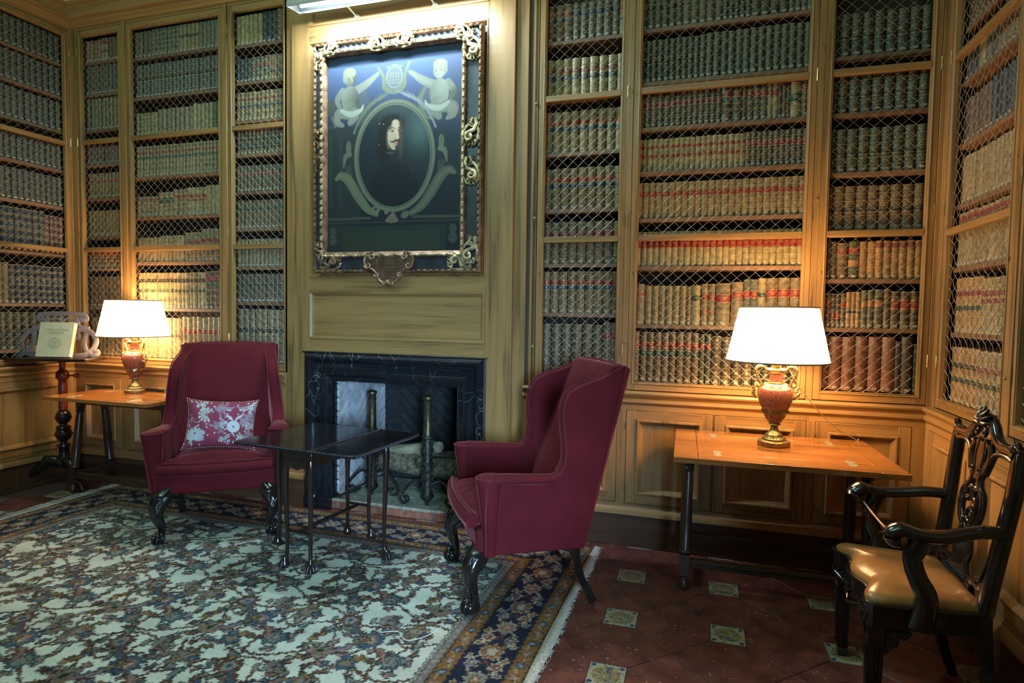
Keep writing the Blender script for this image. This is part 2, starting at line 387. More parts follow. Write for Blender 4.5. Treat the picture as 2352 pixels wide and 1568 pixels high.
        if s.hascol:
            ca = me.color_attributes.new('Col', 'FLOAT_COLOR', 'POINT')
            c = np.ones((len(s.v), 4), dtype=np.float32); c[:, :3] = np.array(s.col, dtype=np.float32)
            ca.data.foreach_set('color', c.ravel())
        me.update()
        if smooth:
            me.polygons.foreach_set('use_smooth', [True]*len(me.polygons)); me.set_sharp_from_angle(angle=smooth)
        o = bpy.data.objects.new(name, me); COL.objects.link(o)
        if parent is not None:
            o.parent = parent
            if parent.get('_w') is not None: o['_w'] = parent['_w']
        if bevel:
            bv = o.modifiers.new('bevel', 'BEVEL'); bv.width = bevel; bv.segments = seg; bv.limit_method = 'ANGLE'; bv.angle_limit = 0.6
        if sub:
            sb = o.modifiers.new('subdivision', 'SUBSURF'); sb.levels = sub; sb.render_levels = sub
        if kind: o['kind'] = kind
        return o
def thing(name, label, cat, loc=(0, 0, 0), rz=0.0, group=None, world=False):
    o = bpy.data.objects.new(name, None); COL.objects.link(o); o.empty_display_size = 0.1
    o.location = loc; o.rotation_euler = (0, 0, rz); o['label'] = label; o['category'] = cat
    if group: o['group'] = group
    if world: o['_w'] = list(loc)          # parts are written in room coordinates
    return o
def tag(o, label, cat, group=None):
    o['label'] = label; o['category'] = cat
    if group: o['group'] = group
    return o
def struct(o): o['kind'] = 'structure'; return o
def Tback(u, v, w): return (u, -w, v)            # along x, up, out of the back wall
XL, XR = -4.69, 1.45
def Tleft(u, v, w): return (XL+w, u, v)
def Tright(u, v, w): return (XR-w, u, v)
def bez(p, n=8):
    # Catmull-Rom through the points
    P = [Vector(q) for q in p]; P = [2*P[0]-P[1]]+P+[2*P[-1]-P[-2]]; out = []
    for i in range(1, len(P)-2):
        for k in range(n):
            t_ = k/n; a, b, c, d = P[i-1], P[i], P[i+1], P[i+2]
            out.append(0.5*((2*b)+(c-a)*t_+(2*a-5*b+4*c-d)*t_*t_+(3*b-a-3*c+d)*t_**3))
    out.append(P[-2]); return out
def interp(vals, n=8):
    out = []
    for i in range(len(vals)-1):
        for k in range(n): out.append(vals[i]+(vals[i+1]-vals[i])*k/n)
    out.append(vals[-1]); return out
ORD = ['first', 'second', 'third', 'fourth', 'fifth', 'sixth', 'seventh', 'eighth', 'ninth', 'tenth', 'eleventh', 'twelfth', 'thirteenth', 'fourteenth', 'fifteenth', 'sixteenth', 'seventeenth', 'eighteenth', 'nineteenth', 'twentieth'] + ['twenty-'+k for k in ('first', 'second', 'third', 'fourth', 'fifth', 'sixth', 'seventh', 'eighth', 'ninth')] + ['thirtieth']+['thirty-'+k for k in ('first', 'second', 'third', 'fourth', 'fifth', 'sixth', 'seventh', 'eighth', 'ninth')]

# ------------------------------------------------------------------ room shell
ZC = 3.80
fb = MB(); fb.box(-5.2, 1.95, -6.4, 0.8, -0.1, -0.004); floor = struct(fb.build('floor', 'grout'))
struct(MB().box(-5.2, 1.95, -6.4, 0.8, ZC, ZC+0.1).build('ceiling', 'ceiling_paint'))
wb = MB().box(-5.2, -2.62, 0.36, 0.42, 0, ZC).box(-0.78, 1.95, 0.36, 0.42, 0, ZC).box(-2.62, -0.78, 0.76, 0.8, 0, ZC)
wb.box(-2.62, -2.56, 0.0, 0.76, 0, ZC).box(-0.84, -0.78, 0.0, 0.76, 0, ZC)
struct(wb.build('wall_back', 'case_dark'))
wl = MB().box(-5.2, -5.1, -6.4, 0.42, 0, ZC).box(XL-0.05, XL, -6.4, -0.665, 0.94, ZC).box(XL-0.09, XL-.022, -6.4, -0.665, 0, .94)
struct(wl.build('wall_left', 'oak_z'))
wr = MB().box(1.85, 1.95, -6.4, 0.42, 0, ZC).box(XR, XR+0.05, -6.4, -1.72, 0.94, ZC).box(XR+.022, XR+.09, -6.4, -1.72, 0, .94)
struct(wr.build('wall_right', 'oak_z'))
struct(MB().box(-5.2, 1.95, -6.4, -6.3, 0, ZC).build('wall_front', 'plaster'))

def extr(mb, prof, T, u0, u1, m0=0, m1=0, mi=0):
    # profile (w, z) run along u; m0/m1 mitre the ends (1 = shortened with w)
    n = len(prof); v = [T(u0+m0*w, z, w) for w, z in prof]+[T(u1-m1*w, z, w) for w, z in prof]
    f = [(i, (i+1) % n, n+(i+1) % n, n+i) for i in range(n)]+[tuple(reversed(range(n))), tuple(range(n, 2*n))]
    return mb.add(v, f, mi)
CORN = [(0, 3.645), (0.02, 3.650), (0.024, 3.662), (0.036, 3.668), (0.05, 3.674), (0.052, 3.684), (0.085, 3.688), (0.092, 3.694), (0.092, 3.752), (0.100, 3.758), (0.104, 3.772), (0.122, 3.782), (0.125, ZC-0.002), (0, ZC-0.002)]
LEDGE = [(0, .950), (.052, .950), (.058, .940), (.055, .930), (.040, .918), (.036, .905), (.044, .898), (.046, .885), (.034, .872), (.030, .866), (0, .866)]
CAP = [(0, .252), (.034, .250), (.036, .238), (.050, .228), (.060, .212), (.062, .198), (.046, .190), (0, .188)]
PLINTH = [(-.02, 0.001), (.044, 0.001), (.044, .188), (-.02, .188)]
k_trim = 0
for prof, nm in ((CORN, 'cornice'), (LEDGE, 'ledge'), (CAP, 'cap'), (PLINTH, 'baseboard')):
    for T, segs, side, mt in ((Tback, [(XL, -2.60), (-0.80, XR)], 'back', 'oak_x'), (Tleft, [(-6.3, 0.0)], 'left', 'oak_y'), (Tright, [(-6.3, 0.0)], 'right', 'oak_y')):
        if nm == 'cornice' and side == 'back': segs = [(XL, XR)]
        mb = MB()
        for a, b_ in segs:
            m0 = 1 if (side == 'back' and abs(a-XL) < 1e-6) else 0
            m1 = 1 if (side != 'back' or abs(b_-XR) < 1e-6) else 0
            extr(mb, prof, T, a, b_, m0, m1)
        if nm == 'baseboard': o = mb.build('baseboard_'+side, mt.replace('oak', 'plinth'))
        else: k_trim += 1; o = mb.build('trim_%d' % k_trim, mt)
        struct(o)

# ------------------------------------------------------------------ built-in bookcases
def bar(mb, T, u0, u1, z0, z1, w0, w1, mi=0): return mb.box(u0, u1, w0, w1, z0, z1, mi, T=lambda u, w, z: T(u, z, w))
def wires(u0, u1, z0, z1, T):
    mb = MB(); px, pz = 0.0655, 0.060; W = u1-u0; H = z1-z0
    for fam in (1, -1):
        kmax = int(H/pz)+2
        for k in range(-kmax, int(W/px)+kmax+2):
            pts = []
            s0 = max(0, int((0 if fam == 1 else 0)))
            for s in range(0, int(2*H/pz)+2):
                u = u0 + k*px + fam*s*px/2 + (0.012 if fam == 1 else 0.012); z = z0 + s*pz/2
                if u0-0.004 <= u <= u1+0.004 and z <= z1+0.002:
                    pts.append(T(u, z, -0.018+0.0032*(1 if (s % 2) else -1)*fam))
            if len(pts) > 1: mb.tube(pts, 0.00125, 3)
    return mb
def bookcase(label, T, u0, u1, shelves, zA, zB, ax, hinge_side, knobs, post=None, ztop=3.58):
    mid = T((u0+u1)/2, 0.95, -0.15); t = thing('bookcase', label, 'bookcase', (mid[0], mid[1], 0.0), world=True)
    H = 'oak_'+ax; D = 'shelf_'+ax
    for s, uu in ((-1, u0-0.062), (1, u1+0.062)):
        bar(MB(), T, uu-0.009, uu+0.009, 0.952, 3.64, -0.34, -0.002).build('side_panel', 'case_dark', t)
    bar(MB(), T, u0-0.05, u1+0.05, 0.952, 3.64, -0.352, -0.34).build('back_panel', 'case_dark', t)
    bar(MB(), T, u0-0.05, u1+0.05, 0.955, 0.985, -0.33, -0.034).build('bottom_board', D, t)
    bar(MB(), T, u0-0.05, u1+0.05, 3.60, 3.64, -0.33, -0.034).build('top_board', D, t)
    bar(MB(), T, u0-0.05, u1+0.05, 3.631, 3.70, -0.05, -0.001).build('frieze', H, t)
    for z in shelves[1:]:
        bar(MB(), T, u0-0.05, u1+0.05, z-0.024, z, -0.33, -0.042).build('shelf', D, t, bevel=0.002)
    # door leaf: stiles, rails, moulded inner edge
    d = MB(); o = 0.043
    bar(d, T, u0-o, u0, 0.954, 3.628, -0.03, 0.0); bar(d, T, u1, u1+o, 0.954, 3.628, -0.03, 0.0)
    bar(d, T, u0, u1, 0.954, 1.004, -0.03, 0.0, 1); bar(d, T, u0, u1, ztop, 3.628, -0.03, 0.0, 1)
    d.frame(u0-0.016, u1+0.016, 0.988, ztop+0.016, [(0, 0.0), (0.002, 0.005), (0.007, 0.006), (0.010, 0.001), (0.016, -0.004), (0.018, -0.02)], T)
    for z in (zA, zB): bar(d, T, u0, u1, z-0.034, z, -0.028, 0.002, 1)
    dr = d.build('door', ['oak_z', H], t, bevel=0.0015, seg=1)
    wires(u0, u1, 1.004, ztop, T).build('wire_mesh', 'wire', dr, smooth=0, kind='stuff')
    hu = u1+o if hinge_side > 0 else u0-o
    for z in (1.19, 1.98, 2.74, 3.46):
        h = MB(); h.tube([T(hu, z-0.032, 0.003), T(hu, z+0.032, 0.003)], 0.0038, 8)
        h.tube([T(hu, z+0.032, 0.003), T(hu, z+0.037, 0.003)], 0.0025, 6); h.build('hinge', 'brass', dr)
    for (ku, kz) in knobs:
        k_ = MB(); k_.tube([T(ku, kz, 0.0), T(ku, kz, 0.004), T(ku, kz, 0.008), T(ku, kz, 0.011)], [0.004, 0.0085, 0.008, 0.003], 10); k_.build('knob', 'oak_z', dr)
    ku = u0-o/2 if hinge_side > 0 else u1+o/2
    kk = MB(); kk.tube([T(ku, 1.666, 0.0006), T(ku, 1.666, 0.0016)], 0.0042, 8); kk.prism([(ku-0.0022, 1.652), (ku+0.0022, 1.652), (ku+0.0012, 1.664), (ku-0.0012, 1.664)], T, 0.0006, 0.0016)
    kk.build('keyhole', 'paint_dark', dr)
    return t

C = dict(tan=(.25, .165, .080), ltan=(.34, .245, .115), brn=(.125, .072, .038), dbr=(.080, .055, .038), grn=(.050, .062, .042), gry=(.105, .098, .068), dgr=(.034, .045, .034), nvy=(.016, .027, .040), red=(.29, .115, .065), org=(.40, .21, .08), blk=(.03, .027, .025), plm=(.11, .045, .045), blu=(.038, .046, .055))
CN = dict(tan='tan', ltan='pale tan', brn='brown', dbr='dark brown', grn='olive green', gry='grey', dgr='dark green', nvy='navy', red='red-brown', org='orange-tan', blk='black', plm='plum', blu='blue-grey')
RB = [(.66, .78, 'red'), (.52, .635, 'navy')]
RO = [(.64, .78, 'red')]
BAYS = {}
BAYS['R1'] = dict(T=Tback, rz=0, u=(-.693, -.229), name='narrow bookcase right of fireplace', rows=[
 (3.108, 3.33, [(3.4, .044, 'lines', 'brn', [(.68, .80, 'plum'), (.52, .63, 'navy')], 1), (6, .043, 'flower', 'gry', [(.62, .80, 'navy')], 1), (1, .04, 'lines', 'tan', [(.64, .82, 'red'), (.38, .48, 'navy')], 1)]),
 (2.752, 2.997, [(8.5, .049, 'oval', 'ltan', [(.62, .77, 'plum'), (.45, .6, 'navy')], 1), (1, .05, 'plain', 'tan', [], 1)]),
 (2.42, 2.675, [(9, .052, 'oval', 'tan', [(.66, .77, 'red'), (.52, .635, 'navy')], 1)]),
 (2.067, 2.324, [(8.6, .053, 'dense', 'brn', RB, 1)]),
 (1.726, 1.987, [(8.6, .054, 'dense', 'dbr', [(.66, .78, 'plum'), (.54, .645, 'navy')], 1)]),
 (1.414, 1.677, [(9.2, .050, 'dense', 'brn', [(.68, .80, 'red'), (.565, .67, 'navy')], 1)]),
 (1.006, 1.36, [(6.5, .062, 'diamond', 'dbr', [], .96), (2, .052, 'dense', 'dbr', [(.70, .82, 'plum')], 1)])])
BAYS['R2'] = dict(T=Tback, rz=0, u=(-.108, .797), name='wide bookcase behind right lamp', rows=[
 (3.117, 3.34, [(6, .041, 'diamond', 'grn', [(.45, .62, 'black')], 1), (5, .045, 'diamond', 'gry', [], 1.02), (5, .031, 'flower', 'dgr', [], .98), (4, .050, 'oval', 'dgr', [], 1.04), (4, .032, 'oval', 'gry', [], 1.04)]),
 (2.805, 3.058, [(11, .0335, 'diamond', 'dgr', [(.43, .57, 'black')], .97), (14, .039, 'diamond', 'grn', [], 1)]),
 (2.537, 2.752, [(5, .034, 'flower', 'dbr', [(.60, .76, 'plum')], .90), (9, .030, 'flower', 'dbr', [(.60, .76, 'plum')], .93), (2, .052, 'lines', 'dbr', [(.66, .80, 'plum'), (.50, .60, 'green')], 1), (1, .022, 'plain', 'brn', [(.66, .82, 'plum')], .98), (3, .034, 'lines', 'gry', [(.62, .78, 'red')], .98), (2, .026, 'lines', 'ltan', [(.62, .78, 'red')], .98), (3, .02, 'plain', 'brn', [], .98), (1, .05, 'lines', 'ltan', [(.35, .6, 'green')], 1.06), (1, .042, 'lines', 'brn', [(.7, .85, 'plum')], .95)]),
 (2.275, 2.472, [(20, .029, 'lines', 'ltan', [(.70, .79, 'red'), (.42, .52, 'red')], .98), (11, .0285, 'flower', 'dbr', [(.57, .75, 'plum')], 1)]),
 (1.994, 2.209, [(25, .036, 'dense', 'tan', [(.60, .75, 'red')], 1)]),
 (1.705, 1.915, [(26, .035, 'dense', 'ltan', [(.52, .74, 'red')], 1)]),
 (1.354, 1.626, [(1.4, .045, 'lines', 'tan', [(.70, .80, 'red')], .9), (6, .037, 'dense', 'tan', [], .86), (1, .024, 'dense', 'brn', [(.6, .7, 'plum')], .85), (1, .050, 'dense', 'ltan', [(.60, .76, 'green')], .87), (2, .037, 'lines', 'tan', [(.62, .75, 'red'), (.30, .37, 'red')], .90), (1, .078, 'lines', 'tan', [(.54, .74, 'red')], .91), (1, .062, 'plain', 'tan', [(.62, .78, 'red')], .95), (2, .036, 'plain', 'gry', [(.60, .76, 'red')], 1), (1, .04, 'lines', 'ltan', [(.60, .70, 'green')], 1.02), (3, .058, 'plain', 'tan', [(.60, .77, 'red')], 1.03)]),
 (1.004, 1.308, [(9, .043, 'oval', 'brn', [(.68, .80, 'red'), (.50, .64, 'green')], 1), (2, .034, 'oval', 'dgr', [(.70, .80, 'red')], .98), (4, .056, 'flower', 'dbr', [], .94), (5, .05, 'flower', 'blk', [], .9)])])
BAYS['R3'] = dict(T=Tback, rz=0, u=(.920, 1.381), name='bookcase in the right corner', rows=[
 (2.841, 3.07, [(9.3, .051, 'oval', 'dgr', [(.40, .56, 'black')], 1)]),
 (2.536, 2.748, [(9.2, .052, 'oval', 'dgr', [(.40, .54, 'black')], 1)]),
 (2.212, 2.451, [(9.3, .051, 'oval', 'grn', [(.40, .54, 'black')], 1)]),
 (1.897, 2.138, [(9.3, .050, 'oval', 'brn', [(.40, .54, 'black')], 1)]),
 (1.628, 1.835, [(1, .022, 'lines', 'brn', [], .95), (2, .026, 'plain', 'dbr', [], 1), (1, .050, 'lines', 'brn', [(.68, .82, 'plum')], .96), (1, .050, 'oval', 'dgr', [(.68, .83, 'red'), (.34, .50, 'orange')], 1), (2, .034, 'plain', 'org', [], 1), (6, .033, 'lines', 'org', [(.80, .95, 'plum')], 1)]),
 (1.357, 1.567, [(1, .018, 'lines', 'dbr', [], .9), (2, .021, 'lines', 'dbr', [(.60, .78, 'red')], .92), (2, .022, 'lines', 'dbr', [(.26, .44, 'red')], .90), (1, .024, 'lines', 'dbr', [(.58, .78, 'red')], .92), (3, .022, 'lines', 'org', [(.40, .48, 'navy')], .95), (2, .029, 'lines', 'gry', [(.56, .72, 'orange')], 1), (1, .042, 'lines', 'gry', [(.56, .72, 'orange')], 1.02), (1, .03, 'lines', 'brn', [], 1.02), (3.4, .038, 'lines', 'dbr', [(.52, .78, 'red')], .97)]),
 (1.008, 1.307, [(6, .056, 'plain', 'red', [], 1), (1, .026, 'plain', 'dbr', [], .93), (1, .05, 'plain', 'dbr', [], 1.02), (.6, .03, 'lines', 'grn', [], .9)])])
BAYS['L3'] = dict(T=Tback, rz=0, u=(-3.083, -2.639), name='bookcase left of fireplace', rows=[
 (3.358, 3.60, [(6, .034, 'oval', 'ltan', [], .90), (3, .035, 'plain', 'blu', [], .93), (1, .065, 'flower', 'brn', [], .97), (1, .04, 'plain', 'blu', [], .96)]),
 (3.09, 3.285, [(4, .035, 'plain', 'blu', [], .88), (4, .038, 'lines', 'gry', [(.6, .74, 'plum')], .9), (5, .024, 'dense', 'brn', [(.3, .4, 'navy')], .92), (2, .036, 'plain', 'blu', [], 1.03)]),
 (2.807, 3.017, [(13, .036, 'lines', 'tan', [(.70, .80, 'plum'), (.46, .56, 'navy')], 1)]),
 (2.558, 2.747, [(14, .034, 'lines', 'brn', [(.32, .43, 'navy')], 1)]),
 (2.285, 2.478, [(15, .031, 'flower', 'dbr', [(.60, .72, 'plum')], 1)]),
 (2.011, 2.221, [(14, .034, 'oval', 'brn', [(.64, .78, 'green')], 1)]),
 (1.725, 1.933, [(14, .034, 'oval', 'tan', [(.64, .78, 'green')], 1)]),
 (1.46, 1.673, [(13, .036, 'oval', 'dbr', [(.56, .66, 'black')], 1)]),
 (1.006, 1.407, [(9, .050, 'dense', 'brn', [(.55, .65, 'black')], 1)])])
BAYS['L2'] = dict(T=Tback, rz=0, u=(-4.061, -3.212), name='wide bookcase behind left lamp', rows=[
 (3.374, 3.60, [(4, .042, 'oval', 'dbr', [], .9), (7, .040, 'lines', 'gry', [], .94), (5, .038, 'oval', 'tan', [(.5, .62, 'black')], .96), (7, .037, 'oval', 'gry', [], 1)]),
 (3.064, 3.318, [(24, .038, 'oval', 'blu', [(.5, .68, 'black')], 1)]),
 (2.765, 2.975, [(6, .038, 'lines', 'tan', [], .86), (8, .044, 'plain', 'tan', [], .94), (5, .038, 'oval', 'ltan', [], 1), (4, .034, 'oval', 'dgr', [], 1)]),
 (2.445, 2.686, [(27, .031, 'lines', 'tan', [(.72, .83, 'red'), (.56, .67, 'green')], 1)]),
 (2.13, 2.351, [(5, .040, 'lines', 'tan', [(.80, .9, 'plum')], .72), (3, .044, 'lines', 'tan', [(.5, .8, 'green')], .84), (3, .04, 'lines', 'tan', [(.66, .8, 'red')], .92), (5, .034, 'lines', 'ltan', [(.62, .76, 'red'), (.50, .58, 'red')], .96), (5, .034, 'lines', 'ltan', [], 1)]),
 (1.772, 2.021, [(6, .035, 'dense', 'tan', [], .78), (6, .034, 'lines', 'ltan', [], .82), (4, .035, 'lines', 'tan', [(.60, .72, 'plum')], .9), (6, .037, 'oval', 'tan', [(.58, .72, 'red')], 1)]),
 (1.404, 1.696, [(17, .040, 'lines', 'ltan', [(.72, .84, 'black'), (.44, .54, 'green')], .96), (5, .043, 'lines', 'brn', [(.76, .86, 'red'), (.58, .70, 'green')], 1)]),
 (1.006, 1.338, [(9, .045, 'dense', 'tan', [], .96), (9, .046, 'dense', 'tan', [(.6, .72, 'red')], 1)])])
BAYS['L1'] = dict(T=Tback, rz=0, u=(-4.583, -4.192), name='narrow bookcase in the left corner', rows=[
 (3.392, 3.575, [(4, .036, 'lines', 'red', [], .95), (2, .034, 'lines', 'tan', [(.7, 1, 'plum'), (.36, .5, 'navy')], 1), (5, .034, 'plain', 'brn', [], 1)]),
 (3.135, 3.364, [(7, .032, 'flower', 'dbr', [], 1), (5, .036, 'plain', 'gry', [], 1)]), (2.851, 3.103, [(11, .036, 'dense', 'dbr', [], 1)]),
 (2.573, 2.795, [(12, .033, 'flower', 'plm', [], .9)]), (2.301, 2.499, [(12, .033, 'dense', 'brn', [(.6, .75, 'plum')], 1)]),
 (1.987, 2.194, [(12, .034, 'dense', 'brn', [], 1)]), (1.726, 1.905, [(13, .031, 'lines', 'brn', [(.6, .8, 'plum')], .96)]),
 (1.408, 1.668, [(8, .042, 'plain', 'brn', [], .95), (3, .034, 'plain', 'tan', [], 1)]), (1.006, 1.317, [(10, .042, 'dense', 'brn', [], 1)])])
bl = ('oval', 'blu'); DB = [(.54, .66, 'black')]
BAYS['LW'] = dict(T=Tleft, rz=PI/2, u=(-.575, -.058), name='bookcase on the left wall', rows=[
 (zb, zt, [(n_, .55/n_, 'oval', 'nvy', [(.56, .68, 'black')], 1)]) for zb, zt, n_ in ((3.365, 3.58, 12), (3.103, 3.325, 12), (2.826, 3.054, 12), (2.514, 2.741, 13), (2.215, 2.45, 13))] + [
 (1.829, 2.154, [(2, .045, 'lines', 'nvy', [], 1), (7, .042, 'lines', 'blu', [(.54, .66, 'navy')], 1), (4, .035, 'lines', 'plm', [], .93)]),
 (1.424, 1.733, [(3, .045, 'dense', 'gry', [], 1), (9, .046, 'lines', 'nvy', [(.5, .62, 'navy')], .97)]),
 (1.070, 1.356, [(10, .055, 'oval', 'dgr', [(.55, .66, 'black')], 1)])])
CR = ('oval', 'ltan')
BAYS['RW'] = dict(T=Tright, rz=-PI/2, u=(-.752, -.100), name='bookcase on the right wall', rows=[
 (2.866, 3.104, [(17, .038, 'flower', 'dbr', [], 1)]),
 (2.603, 2.796, [(9, .036, 'dense', 'brn', [], .96), (3, .05, 'plain', 'gry', [], 1), (2, .03, 'plain', 'ltan', [], 1), (3, .045, 'plain', 'blu', [], .95)]),
 (2.292, 2.528, [(4, .045, 'plain', 'tan', [], .97), (5, .042, 'plain', 'blu', [], .95), (6, .048, 'plain', 'brn', [], .92)]),
 (1.991, 2.224, [(18, .037, 'dense', 'tan', [], 1)]),
 (1.675, 1.945, [(17, .039, 'plain', 'ltan', [(.84, .95, 'red'), (.70, .82, 'plum')], 1)]),
 (1.347, 1.612, [(9, .040, 'lines', 'ltan', [(.66, .78, 'plum'), (.54, .64, 'plum')], .97), (6, .046, 'lines', 'org', [(.66, .76, 'plum'), (.40, .50, 'green')], 1.02)]),
 (.998, 1.275, [(9, .041, 'lines', 'ltan', [(.62, .73, 'plum'), (.36, .47, 'green')], .98), (6, .046, 'lines', 'org', [(.62, .73, 'black'), (.36, .47, 'green')], 1.0)])])
BAYS['RW2'] = dict(T=Tright, rz=-PI/2, u=(-1.60, -.885), name='far right bookcase', rows=[
 (zb, zt, [(13, .055, 'dense', 'dbr', [], 1)]) for zb, zt in ((2.866, 3.104), (2.292, 2.528), (1.991, 2.224), (1.675, 1.945), (1.347, 1.612), (.998, 1.275))])

LABK = {'red': 'lab_red', 'plum': 'lab_plum', 'navy': 'lab_navy', 'green': 'lab_green', 'black': 'lab_black', 'orange': 'lab_orange'}
LABN = {'red': 'red', 'plum': 'plum', 'navy': 'blue', 'green': 'green', 'black': 'dark', 'orange': 'orange'}
SLOTS = ['book_leather_'+s for s in STY]+['sticker', 'page_edge']+[LABK[k] for k in LABK]+['ink_gold']
LI = {k: len(STY)+2+i for i, k in enumerate(LABK)}; GOLD = len(SLOTS)-1
def spine_arc(w, off=0.0, n=6, a=1.0):
    R = 0.26*w; out = []
    for i in range(n+1):
        x = -w/2*a + w*a*i/n; out.append((x, -(R*(1-(2*x/w)**2))-off, i/n))
    return out
def book_geo(w, h, d, style, colr, fine=True, seed=0):
    rnd = random.Random(seed); V = []; F = []; MI = []; UV = []
    lv = [(0, 0.0008)]
    if fine:
        for k in range(1, 6): lv += [(k/6-.013, 0), (k/6-.007, .0022), (k/6+.007, .0022), (k/6+.013, 0)]
    lv += [(1, 0.0005)]; n = 6 if fine else 4
    for fz, o in lv:
        for x, y, u in spine_arc(w*0.955, o, n): V.append((x, y, fz*h)); UV.append((u, fz))
    k = n+1
    for i in range(len(lv)-1):
        for j in range(n): F.append((i*k+j, i*k+j+1, (i+1)*k+j+1, (i+1)*k+j)); MI.append(STY.index(style))
    b0 = len(V); w2 = w*0.955/2
    V += [(-w2, 0, 0), (w2, 0, 0), (w2, d, 0), (-w2, d, 0), (-w2, 0, h), (w2, 0, h), (w2, d, h), (-w2, d, h)]; UV += [(.5, .5)]*8
    F += [(b0, b0+4, b0+7, b0+3), (b0+1, b0+2, b0+6, b0+5), (b0+4, b0+5, b0+6, b0+7)]; MI += [STY.index(style)]*2+[STY.index('plain')]
    F.append(tuple([(len(lv)-1)*k+j for j in range(k)])+(b0+5, b0+4)); MI.append(STY.index('plain'))
    # shelf-mark sticker at the foot of the spine
    s0 = len(V); sw = min(0.011, w*0.30); y = -0.26*w-0.0014
    ye = -0.26*w*(1-(sw/(w/2))**2)-0.0012
    for x, yy in ((-sw, ye), (0, y), (sw, ye)): V += [(x, yy, .009), (x, yy, .022)]; UV += [(0, 0)]*2
    F += [(s0, s0+2, s0+3, s0+1), (s0+2, s0+4, s0+5, s0+3)]; MI += [len(STY)]*2
    return V, F, MI, UV
def label_geo(w, h, v0, v1, key):
    V = []; F = []; MI = []; n = 4
    def strip(a, b_, off, mi, aw=0.97):
        s = len(V)
        for fz in (a, b_):
            for x, y, u in spine_arc(w*0.955, 0.0024+off, n, aw): V.append((x, y, fz*h))
        for j in range(n): F.append((s+j, s+j+1, s+n+1+j+1, s+n+1+j)); MI.append(mi)
    strip(v0, v1, 0, LI[key]); e = (v1-v0)
    strip(v0+.02*e, v0+.09*e, .0004, GOLD); strip(v1-.09*e, v1-.02*e, .0004, GOLD)
    if e > 0.1:
        strip(v0+.60*e, v0+.68*e, .0004, GOLD, .55); strip(v0+.40*e, v0+.46*e, .0004, GOLD, .4)
    else: strip(v0+.42*e, v0+.58*e, .0004, GOLD, .25)
    return V, F, MI
items = []
for key, B in BAYS.items():
    u0, u1 = B['u']; u0 -= 0.022; u1 += 0.018; T = B['T']
    for ri, (zb, zt, segs) in enumerate(B['rows']):
        tot = sum(n_*w for n_, w, *_ in segs); sc = (u1-u0)/tot; u = u0; cnt = 0
        rnd = random.Random(hash((ri*31+len(key)*7+ord(key[0])+ord(key[1]))) & 0xffff)
        for si, (n_, w, sty, cl, labs, hf) in enumerate(segs):
            nn = max(1, round(n_)); ww = w*sc*n_/nn
            base_h = min((zt-zb)*hf, 3.6-zb)
            for j in range(nn):
                f = 1+(rnd.random()-.5)*(.22 if sty in ('plain', 'lines', 'dense') else .08)
                wj = ww*f if j < nn-1 or True else ww
                hh = base_h*(1+(rnd.random()-.5)*.018); dep = (rnd.random())*0.006
                cnt += 1
                items.append(dict(bay=key, row=ri, seg=si, pos=cnt, u=u+ww/2, w=ww*(1-(.02 if f < 1 else 0)), z=zb, h=hh, dep=dep, sty=sty, cl=cl, labs=labs, h0=base_h, w0=ww, jit=rnd.random(), lean=(rnd.random()-.5)*.010))
                u += ww
camp = Vector((0.2564, -3.7, 1.415))
def infront(p):
    d = Vector(p)-camp; z = d.dot(Fv); return z, 1176+1380.2*d.dot(R2)/z, 784-1380.2*d.dot(U2)/z
for it in items:
    T = BAYS[it['bay']]['T']; p = T(it['u'], it['z']+it['h']/2, -.06); z, px, py = infront(p)
    p2 = infront(T(it['u']+it['w']/2, it['z']+it['h']/2, -.06)); p1 = infront(T(it['u']-it['w']/2, it['z']+it['h']/2, -.06))
    it['score'] = abs(p2[1]-p1[1])*it['h']*1380/z if (0 < px < 2352 and -60 < py < 1568) else 0
    if abs(px-1783) < 90 and 690 < py < 840: it['score'] *= .3
order = sorted(items, key=lambda i: -i['score']); chosen = set(id(i) for i in order[:300])
BOOKMESH = {}; rest = MB()
